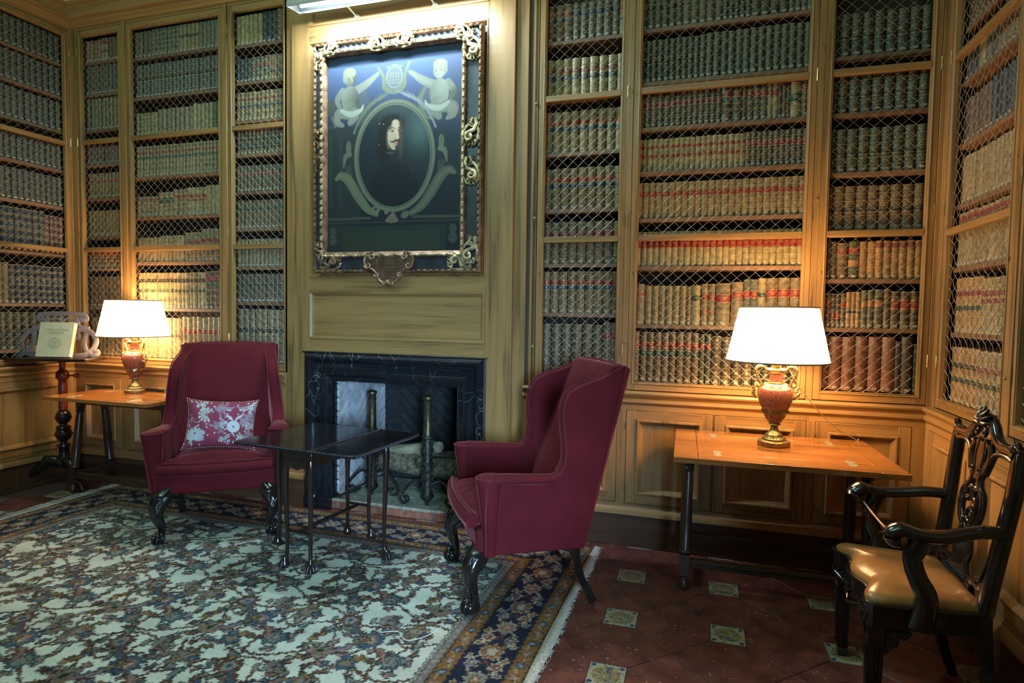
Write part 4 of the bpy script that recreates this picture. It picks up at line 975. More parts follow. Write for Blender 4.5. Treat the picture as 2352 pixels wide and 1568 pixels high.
    ins = np.sqrt(((X-OC[0])/.268)**2+((Z-OC[1])/.336)**2); a = np.clip((1-ins)*60, 0, 1); v.mix(a, (.016, .022, .026))
    gl = np.exp(-(((X+1.53)/.10)**2+((Z-2.60)/.13)**2)); v.mix(a*gl*.9, (.065, .105, .095))
    gl = np.exp(-(((X+1.72)/.25)**2+((Z-2.75)/.06)**2)); v.mix(a*gl*.5, (.05, .07, .06))
    H = (.014, .013, .012); before = v.c.copy()
    v.ell(-1.752, 2.60, .088, .125, H, soft=.02); v.ell(-1.80, 2.50, .055, .10, H, soft=.02); v.ell(-1.705, 2.66, .060, .06, H, soft=.02)
    v.ell(-1.72, 2.16, .20, .24, (.012, .014, .016), soft=.05, al=.9)
    FA = (.46, .34, .21)
    v.curve([(-1.712, 2.655), (-1.725, 2.60), (-1.728, 2.545), (-1.722, 2.505)], [.030, .043, .036, .020], FA, soft=.006)
    v.ell(-1.765, 2.655, .028, .045, H, soft=.02, rot=-.25); v.ell(-1.672, 2.56, .012, .08, (.12, .08, .05), soft=.03, al=.85)
    v.ell(-1.752, 2.565, .018, .05, (.52, .40, .26), soft=.03, al=.55); v.ell(-1.708, 2.64, .022, .026, (.55, .43, .29), soft=.03, al=.7)
    v.curve([(-1.755, 2.624), (-1.735, 2.633), (-1.712, 2.625)], [.0022, .0034, .002], (.05, .03, .02)); v.curve([(-1.694, 2.626), (-1.682, 2.630), (-1.674, 2.62)], [.002, .003, .002], (.05, .03, .02))
    for ex in (-1.734, -1.684):
        v.ell(ex, 2.609, .0125, .0055, (.30, .21, .14), soft=.004); v.ell(ex+.001, 2.609, .0055, .0050, (.03, .022, .02), soft=.003)
        v.curve([(ex-.012, 2.612), (ex, 2.617), (ex+.012, 2.612)], [.001, .0022, .001], (.08, .05, .035))
    v.curve([(-1.703, 2.622), (-1.698, 2.59), (-1.690, 2.565), (-1.697, 2.558)], [.004, .005, .008, .006], (.60, .46, .31)); v.curve([(-1.690, 2.60), (-1.680, 2.568), (-1.690, 2.556)], [.002, .004, .004], (.20, .12, .08), al=.8)
    v.curve([(-1.752, 2.552), (-1.738, 2.538), (-1.715, 2.545), (-1.700, 2.548), (-1.684, 2.540), (-1.672, 2.548)], [.0015, .005, .006, .006, .005, .0015], (.035, .02, .014))
    v.ell(-1.705, 2.531, .016, .0060, (.36, .11, .08), soft=.004); v.ell(-1.708, 2.518, .012, .005, (.34, .24, .15), soft=.006); v.ell(-1.704, 2.503, .010, .012, (.07, .04, .025), soft=.010)
    v.ell(-1.735, 2.478, .032, .012, (.03, .028, .024), rot=-.3); v.curve([(-1.778, 2.472), (-1.75, 2.465), (-1.72, 2.468)], [.002, .003, .002], (.14, .13, .11), al=.8)
    for x_, z_ in ((-1.832, 2.525), (-1.80, 2.66), (-1.83, 2.665)): v.ell(x_, z_, .0025, .0025, (.6, .6, .55), soft=.003)
    v.curve([(-1.61, 2.39), (-1.595, 2.36), (-1.59, 2.345)], [.002, .004, .002], (.12, .03, .03))
    v.c = np.where((ins > 1)[..., None], before, v.c)
    n_ = rng.rand(*X.shape); v.c *= (.92+.16*n_)[..., None]
    return np.clip(v.c*.62, 0, 1)
grid_mesh('canvas', 'canvas', -2.26, -1.235, 1.80, 3.14, 300, 392, paint_portrait, lambda X, Z: np.stack([X, -.05+0*X, Z], -1), pt)
MB().box(-2.30, -1.10, -.046, -.041, 1.70, 3.20).build('backing', 'frame_brown', pt)
FX0, FX1, FZ0, FZ1 = -2.318, -1.083, 1.665, 3.222
CX0, CX1, CZ0, CZ1 = -2.232, -1.237, 1.812, 3.132
def ring_prof(name, mat, ratios):
    # mitred ring between outer and inner rectangles: ratio 0 outer .. 1 inner
    k = len(ratios); vs = []
    for ox, oz, ix, iz in ((FX0, FZ0, CX0, CZ0), (FX1, FZ0, CX1, CZ0), (FX1, FZ1, CX1, CZ1), (FX0, FZ1, CX0, CZ1)):
        for r_, h in ratios: vs.append(Tback(ox+(ix-ox)*r_, oz+(iz-oz)*r_, h))
    MB().add(vs, [(c*k+i, ((c+1) % 4)*k+i, ((c+1) % 4)*k+i+1, c*k+i+1) for c in range(4) for i in range(k-1)]).build(name, mat, pt)
ring_prof('outer_edge', 'gilt_worn', [(0, .045), (0, .072), (.04, .082), (.10, .086), (.15, .080), (.17, .074)])
ring_prof('flat', 'frame_black', [(.17, .076), (.20, .072), (.70, .072), (.72, .076)])
ring_prof('inner_edge', 'gilt_worn', [(.70, .074), (.74, .092), (.82, .096), (.86, .090), (.90, .080), (.97, .070), (1.0, .060), (1.0, .048)])
def beads(pts_fn, n, r, name, mat, h):
    mb = MB()
    for i in range(n):
        x_, z_, horiz = pts_fn((i+.5)/n); L_ = r*1.5
        a = (L_, 0) if horiz else (0, L_)
        mb.tube([Tback(x_-a[0], z_-a[1], h), Tback(x_-a[0]*.5, z_-a[1]*.5, h+r*.55), Tback(x_+a[0]*.5, z_+a[1]*.5, h+r*.55), Tback(x_+a[0], z_+a[1], h)], [r*.3, r*.8, r*.8, r*.3], 6)
    return mb.build(name, mat, pt)
def rect_path(ins0, ins1, side):
    x0, x1 = FX0+(CX0-FX0)*ins0, FX1+(CX1-FX1)*ins0; z0, z1 = FZ0+(CZ0-FZ0)*ins0, FZ1+(CZ1-FZ1)*ins0
    return {'b': lambda s: (x0+(x1-x0)*s, z0, True), 't': lambda s: (x0+(x1-x0)*s, z1, True), 'l': lambda s: (x0, z0+(z1-z0)*s, False), 'r': lambda s: (x1, z0+(z1-z0)*s, False)}[side]
for sd_, n_ in (('b', 28), ('t', 28), ('l', 36), ('r', 36)):
    beads(rect_path(.10, 0, sd_), n_, .012, 'bead_row', 'gilt_worn', .084)
    beads(rect_path(.79, 0, sd_), int(n_*.8), .013, 'bead_row', 'gilt', .094)
def spiral(cx, cz, r, a0, turns, sgn, n=22):
    return [(cx+r*(1-i/n*.88)*math.cos(a0+sgn*turns*2*PI*i/n), cz+r*(1-i/n*.88)*math.sin(a0+sgn*turns*2*PI*i/n)) for i in range(n+1)]
def scrollwork(mb, cx, cz, S, rot=0.0, mir=1, h=.082):
    c, s = math.cos(rot), math.sin(rot)
    def Q(x, z): x *= mir; return (cx+(c*x-s*z)*S, cz+(s*x+c*z)*S)
    def tb(pts, w0, w1, hh=0, bul=.018):
        m = len(pts); P = []; R = []
        for i, (x, z) in enumerate(pts):
            f = i/(m-1); a = Q(x, z); P.append(Tback(a[0], a[1], h+hh+bul*math.sin(PI*min(1, f*1.1))*.6)); R.append((w0+(w1-w0)*f)*S)
        mb.tube(P, R, 7, flat=.75, up=(0, -1, 0))
    sp_ = spiral(.42, .10, .34, PI*.9, 1.35, -1)
    tb([(-.85, -.35), (-.45, -.42), (-.05, -.25)]+sp_[1:], .16, .05, .004, .03)
    tb([(-.9, -.1), (-.5, .10), (-.2, .42), (.15, .60), (.6, .62), (.95, .40)], .09, .13, .0)
    tb([(-.3, -.45), (.1, -.58), (.55, -.52), (.95, -.30), (1.05, .05)], .13, .06, .0)
    for k in range(6):
        a = -1.0+k*.52; x0_, z0_ = .42+.36*math.cos(a), .10+.38*math.sin(a)
        tb([(x0_, z0_), (.42+.56*math.cos(a+.12), .10+.56*math.sin(a+.12)), (.42+.70*math.cos(a+.35), .10+.66*math.sin(a+.35))], .13, .035, -.002, .012)
    for k in range(4):
        tb([(-.2-.2*k, -.25+.1*k), (-.35-.2*k, .12), (-.22-.22*k, .38-.05*k)], .09, .025, .0, .02)
    b0 = Q(.72, .30); mb.tube([Tback(b0[0], b0[1], h), Tback(b0[0], b0[1], h+.012), Tback(b0[0], b0[1], h+.022)], [.16*S, .14*S, .05*S], 8)
    b0 = Q(.42, .10); mb.tube([Tback(b0[0], b0[1], h), Tback(b0[0], b0[1], h+.02), Tback(b0[0], b0[1], h+.03)], [.10*S, .09*S, .03*S], 8)
xm, zm = (FX0+CX0)/2-.002, (FZ1+CZ1)/2; xr = (FX1+CX1)/2+.004; zb_ = (FZ0+CZ0)/2-.004
def orn(name, mat, lst):
    mb = MB()
    for a in lst: scrollwork(mb, *a)
    mb.build(name, mat, pt)
orn('corner_carving', 'gilt', [(FX0+.115, zm, .075, 0, 1), (xm+.002, FZ1-.12, .062, -PI/2, -1)])
orn('corner_carving', 'gilt', [(FX1-.125, zm, .075, 0, -1), (xr, FZ1-.125, .092, -PI/2, 1)])
orn('corner_carving', 'gilt_worn', [(FX0+.125, zb_, .085, 0, 1), (xm, FZ0+.15, .066, PI/2, 1)])
orn('corner_carving', 'gilt', [(FX1-.135, zb_, .090, 0, -1), (xr, FZ0+.15, .092, PI/2, -1)])
orn('centre_carving', 'gilt', [(-1.73+.085, zm, .080, 0, 1), (-1.73-.085, zm, .080, 0, -1)])
orn('side_carving', 'gilt_worn', [(xm, 2.50+.085, .062, PI/2, 1), (xm, 2.50-.085, .062, -PI/2, -1)])
orn('side_carving', 'gilt', [(xr, 2.44+.12, .092, PI/2, -1), (xr, 2.44-.12, .092, -PI/2, 1)])
# lower cartouche with inscription
ca = thing; mb = MB()
out = [(-1.73+s*x, z) for s in (-1,) for x, z in ((0, 1.775), (.05, 1.788), (.10, 1.778), (.145, 1.80), (.175, 1.772), (.180, 1.735), (.16, 1.70), (.125, 1.690), (.095, 1.665), (.075, 1.625), (.045, 1.600), (0, 1.588))]
full = out+[(-1.73-(x+1.73), z) for x, z in reversed(out[1:-1])]
mb.prism(full[::-1], Tback, .07, .100); mb.build('cartouche', 'frame_brown', pt)
mb = MB(); P = bez([Tback(x, z, .102) for x, z in full+[full[0]]], 4); mb.tube(P[:-1], .0095, 7, closed=True)
for s in (-1, 1):
    for (x, z, r_, a0, sg) in ((.115, 1.775, .030, PI/2, -1), (.150, 1.715, .026, 0, -1), (.085, 1.655, .020, 0, -1), (.028, 1.597, .016, PI, 1)):
        mb.tube([Tback(-1.73+s*(x+q[0]-0), q[1], .108) for q in [(a, b_) for a, b_ in spiral(0, z, r_, a0, 1.1, sg, 14)]], interp([.009, .003], 14), 6)
mb.tube([Tback(-1.73, 1.60, .10), Tback(-1.73, 1.60, .118), Tback(-1.73, 1.60, .126)], [.022, .018, .004], 8)
mb.build('cartouche_rim', 'gilt_worn', pt)
mb = MB(); rr = random.Random(5)
for r_ in range(6):
    z = 1.745-r_*.021; hw = [.13, .135, .115, .085, .065, .045][r_]; x = -1.73-hw
    while x < -1.73+hw:
        w_ = rr.uniform(.005, .012); k_ = rr.random()
        mb.tube([Tback(x, z-.004, .1006), Tback(x+w_*.5, z+.004 if k_ > .4 else z-.003, .1006), Tback(x+w_, z-.004 if k_ > .5 else z+.004, .1006)], .0011, 3); x += w_+.0035
mb.build('inscription', 'gilt_worn', pt, kind='stuff')

# picture light
pl = thing('picture_light', 'long brushed-steel picture light mounted above the portrait', 'picture light', (0, 0, 0))
LX0, LX1, LYc, LZ = -2.335, -1.08, -.285, 3.385
mb = MB(); n = 10; vs = []
for x in (LX0, LX1):
    for i in range(n+1):
        a = -.15+PI*1.02*i/n; vs.append((x, LYc-.075*math.cos(a)*.9, LZ-.02+.07*math.sin(a)))
mb.add(vs, [(i, i+1, n+2+i, n+1+i) for i in range(n)]); mb.add([(x, LYc, LZ-.02) for x in (LX0, LX1)]+[], []);
o = mb.build('shade', 'steel', pl, smooth=1.0); sm = o.modifiers.new('thickness', 'SOLIDIFY'); sm.thickness = .003
for x in (LX0, LX1):
    P = [(x, LYc-.075*math.cos(-.15+PI*1.02*i/n)*.9, LZ-.02+.07*math.sin(-.15+PI*1.02*i/n)) for i in range(n+1)]
    e = MB(); e.add(P+[(x+.003, p[1], p[2]) for p in P], [tuple(range(n+1)), tuple(reversed(range(n+1, 2*n+2)))]); e.build('end_cap', 'steel', pl)
MB().tube([(LX0+.05, LYc+.01, LZ+.002), (LX1-.05, LYc+.01, LZ+.002)], .010, 10).build('lamp_tube', 'tube_lit', pl)
for x in (-2.02, -1.44):
    m_ = MB(); m_.tube([(x, -.018, 3.40), (x, -.12, 3.415), (x, LYc+.05, 3.43)], .006, 8); m_.tube([(x, -.018, 3.40), (x, -.030, 3.40)], .020, 14); m_.build('bracket', 'steel', pl)
area('picture_light_glow', ((LX0+LX1)/2, LYc+.015, LZ-.022), ((LX0+LX1)/2, -.02, 2.75), 1.15, .03, 64, (0.62, 0.86, 1.0))

# ------------------------------------------------------------------ lamps
def lamp(label, x, y, z, rz=0.0):
    t = thing('table_lamp', label, 'table lamp', (x, y, z), rz)
    oc = [(.0, .0), (.072, .0), (.075, .004), (.075, .026), (.070, .030)]
    b_ = MB(); n = 32
    b_.lathe([(.074, 0), (.076, .004), (.076, .022), (.070, .027), (.060, .029)], n=n, sq=lambda a, z_: 1+.05*math.copysign(abs(math.cos(4*a))**.5, math.cos(4*a)))
    b_.build('base', 'brass_dark', t)
    b_ = MB(); b_.lathe([(.056, .028), (.058, .036), (.052, .042), (.044, .046), (.042, .056), (.034, .064), (.026, .070), (.020, .080), (.017, .098), (.022, .104), (.030, .108), (.026, .114)], n=24)
    for k in range(22):
        a = 2*PI*k/22; b_.tube([(.054*math.cos(a), .054*math.sin(a), .029), (.050*math.cos(a), .050*math.sin(a), .043)], .005, 5)
    b_.build('foot', 'brass_dark', t)
    MB().lathe([(.022, .112), (.034, .122), (.050, .148), (.055, .165), (.061, .170)], n=28).build('urn_bottom', 'porphyry', t)
    b_ = MB(); b_.lathe([(.060, .166), (.064, .168), (.064, .186), (.060, .188)], n=28)
    for k in range(20):
        a = 2*PI*k/20
        b_.tube([(.0655*math.cos(a), .0655*math.sin(a), .172), (.0655*math.cos(a), .0655*math.sin(a), .183), (.0655*math.cos(a+.16), .0655*math.sin(a+.16), .183), (.0655*math.cos(a+.16), .0655*math.sin(a+.16), .176)], .0016, 4)
    b_.build('key_band', 'brass', t)
    MB().lathe([(.061, .186), (.072, .205), (.082, .235), (.087, .262), (.086, .285), (.078, .300), (.062, .310), (.046, .314)], n=32).build('urn', 'porphyry', t)
    MB().lathe([(.064, .309), (.058, .318), (.042, .324), (.040, .330), (.046, .333)], n=28).build('collar', 'brass', t)
    MB().lathe([(.033, .330), (.032, .350), (.034, .372)], n=24).build('neck', 'porphyry', t)
    b_ = MB(); b_.lathe([(.034, .370), (.044, .376), (.048, .384), (.052, .390), (.048, .396), (.030, .398), (.018, .402), (.026, .406), (.028, .43), (.028, .445), (.012, .448), (.010, .50)], n=24); b_.build('rim', 'brass', t)
    for s in (-1, 1):
        b_ = MB(); P = bez([(s*.045, 0, .385), (s*.060, 0, .402), (s*.085, 0, .405), (s*.096, 0, .385), (s*.090, 0, .36), (s*.076, 0, .335), (s*.070, 0, .315), (s*.078, 0, .302)], 6)
        b_.tube(P, interp([.004, .007, .009, .008, .007, .006, .007, .006], 6), 8)
        for k in range(len(P)-4):
            if k % 3 == 0: b_.tube([P[k+1]+Vector((0, .007, 0)), P[k+2]+Vector((s*.004, 0, .003)), P[k+3]+Vector((0, -.007, 0))], .003, 5)
        b_.build('handle', 'brass', t)
        b_ = MB(); rr = random.Random(s+3)
        for k in range(26):
            f = k/26; a = Vector((s*(.084+rr.uniform(-.004, .012)+.012*math.sin(f*PI)), rr.uniform(-.022, .022), .31-.075*f))
            b_.tube([a, a+Vector((s*.006, 0, .003)), a+Vector((s*.010, 0, 0))], [.004, .007, .003], 6)
        b_.build('grape_mask', 'brass', t)
    MB().tube([(.025, .0, .42), (.04, -.005, .43), (.052, -.008, .424)], .003, 6).build('switch', 'brass', t)
    # shade: open cone with thickness, trimmed edges
    n = 48; z0, z1, r0, r1 = .432, .710, .247, .186; vs = []
    for r_, z_ in ((r0, z0), (r1, z1), (r1-.003, z1), (r0-.003, z0)):
        vs += [(r_*math.cos(2*PI*k/n), r_*math.sin(2*PI*k/n), z_) for k in range(n)]
    sh = MB(); sh.add(vs, [(i*n+k, i*n+(k+1) % n, ((i+1) % 4)*n+(k+1) % n, ((i+1) % 4)*n+k) for i in range(4) for k in range(n)])
    sh.build('shade', 'lamp_shade', t, smooth=1.0)
    for r_, z_ in ((r0, z0+.003), (r1, z1-.002)):
        tr = MB(); tr.tube([((r_+.001)*math.cos(2*PI*k/n), (r_+.001)*math.sin(2*PI*k/n), z_) for k in range(n)], .0045, 6, closed=True); tr.build('shade_trim', 'shade_trim', t)
    sp_ = MB()
    for k in range(3):
        a = k*2*PI/3; sp_.tube([(0, 0, .66), (.1*math.cos(a), .1*math.sin(a), .665), ((r1-.006)*math.cos(a), (r1-.006)*math.sin(a), .700)], .0015, 4)
    sp_.tube([(0, 0, .49), (0, 0, .67)], .003, 5); sp_.build('shade_carrier', 'brass', t)
    point('lamp_bulb', (x, y, z+.56), 26, (1.0, 0.62, 0.28), .045)
    return t
TZ = .752
lamp('red urn table lamp lit on the right table, brass handles, white shade', .645, -.36, TZ)
lamp('red urn table lamp lit on the left table, beside the lectern', -3.885, -.15, TZ)

# ------------------------------------------------------------------ side tables
def side_table(label, x0, x1, y0, y1, rz, full=True):
    cx, cy = (x0+x1)/2, (y0+y1)/2; t = thing('console_table', label, 'table', (cx, cy, 0), rz); w, d = (x1-x0)/2, (y1-y0)/2; zt, th = .750, .026
    f = .62; seams = [(-d, -d*f-.002), (-d*f+.004, d*f-.004), (d*f+.002, d)]
    OY = .127 if rz else .085
    for (a, b_), nm in zip(seams, ('front_leaf', 'table_top', 'rear_leaf')):
        m_ = MB(); m_.box(-w, -w+.11, a, b_, zt-th, zt).box(w-.11, w, a, b_, zt-th, zt).box(-w+.1115, w-.1115, a, b_, zt-th, zt); m_.build(nm, 'table_x', t, bevel=.002)
    for sx in (-1, 1):
        for sy in (-1, 1):
            m_ = MB()
            for e in (-1, 1):
                cy_ = sy*(d*f-.0015)+e*.028
                P = [(sx*(w-.20)+.020*math.cos(a)*(1+.25*math.cos(3*a)), cy_+.030*math.sin(a)) for a in [2*PI*k/14 for k in range(14)]]
                m_.prism(P, lambda u, v, ww: (u, v, ww), zt-.001, zt+.0012)
            for e in (-1, 1): m_.tube([(sx*(w-.20)-.004, sy*(d*f)+e*.03, zt+.001), (sx*(w-.20)-.004, sy*(d*f)+e*.03, zt+.003)], .003, 6)
            m_.build('hinge', 'hinge_plate', t)
    lx, ly = w-.075, d*.36
    ap = MB(); ap.box(-lx, lx, OY-ly-.012, OY-ly+.008, zt-.085, zt-th).box(-lx, lx, OY+ly-.008, OY+ly+.012, zt-.085, zt-th).box(-lx-.01, -lx+.01, OY-ly, OY+ly, zt-.085, zt-th).box(lx-.01, lx+.01, OY-ly, OY+ly, zt-.085, zt-th)
    ap.build('apron', 'table_dark', t, bevel=.002)
    for sx in (-1, 1):
        for sy in (-1, 1):
            X, Y0, Y1 = sx*lx, OY+sy*ly, OY+sy*(ly+.075); tp = Vector((X, Y0, zt-th)); bt = Vector((X+sx*.012, Y1, .0)); dv = bt-tp
            P = lambda s_: tp+dv*s_
            m_ = MB(); m_.tube([P(0), P(.10)], .033, 4, power=1); m_.tube([P(.10), P(.115), P(.13), P(.15), P(.17), P(.20), P(.5), P(.72), P(.735), P(.75)], [.022, .032, .024, .030, .022, .025, .030, .028, .034, .026], 14)
            m_.tube([P(.755), P(.90)], .036, 4); m_.tube([P(.90), P(.915), P(.93), P(.955), P(.985), P(1)], [.018, .016, .022, .027, .024, .012], 14); m_.build('leg', 'table_dark', t)
    zz = .135
    st = MB(); yy = ly+.062
    for sy in (-1, 1): st.box(-lx, lx, OY+sy*yy-.014, OY+sy*yy+.014, zz-.02, zz+.02); st.box(-lx, lx, OY+sy*yy-.02, OY+sy*yy+.02, zz+.006, zz+.013)
    for sx in (-1, 1): st.box(sx*lx-.014, sx*lx+.014, OY-yy, OY+yy, zz-.02, zz+.02)
    st.build('stretcher', 'table_dark', t, bevel=.002)
    return t
side_table('polished folding side table under the right lamp, glossy orange top with hinges', .155, 1.135, -.80, -.072, .02)
side_table('polished folding side table under the left lamp, behind the facing armchair', -4.30, -3.325, -.555, -.072, .0)

# ------------------------------------------------------------------ wing armchairs (local: x across, y forward, z up)
def wing_chair(label, loc, rz):
    t = thing('wing_armchair', label, 'armchair', loc, rz); V_, Pp = 'velvet', 'velvet_piping'
    # seat rail / apron
    a = MB(); a.box(-.335, .335, -.26, .265, .285, .405); a.build('seat_rail', V_, t, bevel=.018, seg=3)
    # outside shell panels: arm and wing in one profile
    prof = [(-.255, .285), (.185, .285), (.20, .655), (.05, .648), (-.085, .640), (-.125, .655), (-.150, .70), (-.157, .76), (-.150, .85), (-.148, .93), (-.160, .99), (-.190, 1.030), (-.235, 1.055), (-.30, 1.075), (-.36, 1.095), (-.42, 1.128), (-.468, 1.148), (-.485, 1.140)]
    def xo(y, z): # outer half width
        if z < .66: return .352+.012*(z-.285)/.37
        return .364-.055*((z-.66)/.49)-(.02*max(0, (-y-.2)/.28))
    for s in (-1, 1):
        P = []; n = len(prof)
        for i in range(n):
            P.append(prof[i])
        vo = [(s*xo(y, z), y, z) for y, z in P]; vi = [(s*(xo(y, z)-(.062 if z > .66 else .07)), y, z) for y, z in P]
        m_ = MB(); f = [tuple(range(n)), tuple(range(2*n-1, n-1, -1))]+[(i, n+i, n+(i+1) % n, (i+1) % n) for i in range(n)]
        if s < 0: f = [tuple(reversed(q)) for q in f]
        m_.add(vo+vi, f)
        o = m_.build('side_panel', V_, t, bevel=.016, seg=3, smooth=1.0)
        # arm: rounded front column widening upward, flat padded top rolling forward
        c = MB(); H = [(.285, .030), (.36, .034), (.48, .043), (.58, .053), (.63, .060), (.650, .060), (.660, .050), (.664, .02)]
        c.tube([(s*(.335+.02*(z-.285)/.37), .200+.012*(z-.285)/.37, z) for z, r_ in H], [r_ for z, r_ in H], 18); c.build('arm_front', V_, t, smooth=1.2)
        q = MB(); q.tube([(s*.353, .235, .642), (s*.353, .20, .645), (s*.350, .10, .640), (s*.345, -.02, .632), (s*.338, -.10, .63)], [(.030, .015), (.064, .022), (.056, .022), (.046, .022), (.040, .02)], 14, up=(0, 0, 1)); q.build('arm_pad', V_, t, smooth=1.2)
        pp = MB(); out = [(s*(xo(y, z)+.001), y+.002, z+.002) for y, z in prof[2:]]
        pp.tube(bez(out, 3), .0042, 6)
        inn = [(s*(xo(y, z)-.066), y+.003, z+.002) for y, z in prof[5:]]; pp.tube(bez(inn, 3), .0042, 6)
        ft = [(s*.352+.060*math.cos(a_)*1, .212+.060*math.sin(a_), .652) for a_ in [PI*k/12*1-0 for k in range(13)]]
        pp.tube(ft, .0042, 6); pp.tube([(s*(.335+.03), .226, .29), (s*(.345+.045), .235, .50), (s*(.353+.055), .230, .648)], .004, 6)
        pp.build('piping', Pp, t, smooth=1.2)
    # backrest slab, leaning
    m_ = MB(); rows = [(.38, -.135, -.265), (.60, -.20, -.31), (.85, -.285, -.385), (1.05, -.36, -.445), (1.135, -.400, -.470), (1.152, -.42, -.475)]
    vs = []; nx = 9
    for z, yf, yb in rows:
        hw = .305 if z < .7 else .305-.03*(z-.7)/.45
        for i in range(nx):
            x = -hw+2*hw*i/(nx-1); vs.append((x, yf+.018*(1-(x/hw)**2), z+(.006*(1-(x/hw)**2) if z > 1.1 else 0)))
        for i in range(nx): x = hw-2*hw*i/(nx-1); vs.append((x, yb, z))
    k = 2*nx; f = [(i*k+j, i*k+(j+1) % k, (i+1)*k+(j+1) % k, (i+1)*k+j) for i in range(len(rows)-1) for j in range(k)]
    f += [tuple(reversed(range(k))), tuple(range((len(rows)-1)*k, len(rows)*k))]
    m_.add(vs, f); m_.build('backrest', V_, t, bevel=.012, seg=3, smooth=1.0)
    # outside back
    m_ = MB(); m_.obox((0, -.372, .715), (.318, 0, 0), (0, .012, .003), (0, -.108, .43)); m_.build('outside_back', V_, t, bevel=.01)
    pp = MB(); pp.tube([(-.295, -.462, 1.150), (-.15, -.452, 1.160), (0, -.45, 1.163), (.15, -.452, 1.160), (.295, -.462, 1.150)], .0048, 6)
    for s in (-1, 1): pp.tube([(s*.318, -.268, .30), (s*.322, -.37, .715), (s*.300, -.482, 1.142)], .0042, 6)
    pp.build('piping', Pp, t, smooth=1.2)
    # T-shaped crowned seat cushion
    ny, nx = 22, 26; top = []; bot = []
    def half(y): return .275 if y < .13 else (.275+(.325-.275)*min(1, (y-.13)/.045) if y < .175 else .325)
    ys = [-.16+(.285+.16)*j/(ny-1) for j in range(ny)]
    rr = random.Random(4)
    for j, y in enumerate(ys):
        h = half(y)
        for i in range(nx):
            u = -1+2*i/(nx-1); v = -1+2*j/(ny-1); x = u*h*(1-.04*max(0, v)**8)
            e = (1-abs(u)**5)*(1-abs(v)**6); e = max(0, e)**.45
            yy = y+.035*max(0, v)**6*(1-.9*u*u)
            cr = .030*(1-u*u)*(1-v*v*.6)
            pu = .0035*math.sin(u*22+2*math.sin(v*3))*max(0, v)**2
            top.append((x, yy, .432+.052*e+cr+pu)); bot.append((x, yy, .432-.030*e))
    m_ = MB(); q = ny*nx; f = [(j*nx+i, j*nx+i+1, (j+1)*nx+i+1, (j+1)*nx+i) for j in range(ny-1) for i in range(nx-1)]
    m_.add(top, f); m_.add(bot, [tuple(reversed(a_)) for a_ in f]); m_.build('seat_cushion', V_, t, smooth=2.5)
    ed = [top[(ny-1)*nx+i] for i in range(nx)]
    pp = MB(); pp.tube([(x*1.0, y+.002, .478+.012*(1-(x/.33)**2)) for x, y, z in ed], .0045, 6); pp.tube([(x*1.0, y+.002, .406) for x, y, z in ed], .0045, 6)
    fr = MB(); fr.tube([(x, y-.012, .4425) for x, y, z in ed], (.036), 12, up=(0, 0, 1)); fr.build('cushion_boxing', V_, t, smooth=1.2)
    pp.build('piping', Pp, t, smooth=1.2)
    # legs
    for s in (-1, 1):
        K = MB(); P = bez([(s*.270, .225, .300), (s*.300, .255, .262), (s*.322, .285, .215), (s*.318, .285, .16), (s*.300, .268, .10), (s*.298, .262, .065), (s*.305, .272, .045)], 5)
        K.tube(P, interp([.046, .052, .042, .031, .0215, .0185, .024], 5), 14, power=.85); K.build('front_leg', 'ebony', t, smooth=1.2)
        cv = MB()
        for k in range(4):
            w_ = .012+.010*k
            cv.tube(bez([(s*(.318+.030)-s*.003*k, .300+.004-w_*.9, .285), (s*(.330+.020), .318-w_*.3, .245-.006*k), (s*(.320), .326, .215-.010*k), (s*(.330-.02-w_*.2), .318, .245-.008*k), (s*(.318-.04-w_*.5), .300, .285)], 4), .0038, 6)
        sp_ = [(s*(.352)+0*a, .262+a, b_) for a, b_ in spiral(0, .262, .024, 0, 1.5, 1, 16)]; cv.tube(sp_, interp([.006, .003], 16), 6)
        sp_ = [(s*.300+a, .322, b_) for a, b_ in spiral(0, .262, .024, 0, 1.5, 1, 16)]; cv.tube(sp_, interp([.006, .003], 16), 6)
        cv.build('knee_carving', 'ebony', t, smooth=1.2)
        B_ = MB(); cx, cy, r_ = s*.310, .285, .033
        B_.lathe([(r_*math.sin(PI*k/10)+.001, r_-r_*math.cos(PI*k/10)) for k in range(11)], (cx, cy, 0), 18); B_.build('ball_foot', 'ebony', t, smooth=1.5)
        T_ = MB()
        for a_ in (PI/2-.75, PI/2, PI/2+.75, -PI/2):
            R_ = lambda r2, z: (cx+r2*math.cos(a_), cy+r2*math.sin(a_), z)
            T_.tube(bez([R_(.006, .068), R_(.026, .062), R_(.039, .042), R_(.036, .018), R_(.026, .006)], 4), interp([.012, .011, .009, .008, .004], 4), 8)
        T_.build('claw', 'ebony', t, smooth=1.5)
        Rr = MB(); P = bez([(s*.285, -.225, .30), (s*.285, -.235, .22), (s*.287, -.262, .12), (s*.290, -.305, .04), (s*.292, -.325, .0)], 5)
        Rr.tube(P, interp([.034, .029, .026, .025, .027], 5), 4, up=(0, 1, 0)); Rr.build('rear_leg', 'ebony', t, smooth=.5)
    return t
wing_chair('crimson velvet wing armchair seen side-on, right of the black drop-leaf table', (-.632, -.734, .0098), math.radians(120.7))
wing_chair('crimson velvet wing armchair facing forward with a patterned cushion on it', (-2.671, -.564, .0098), math.radians(216))

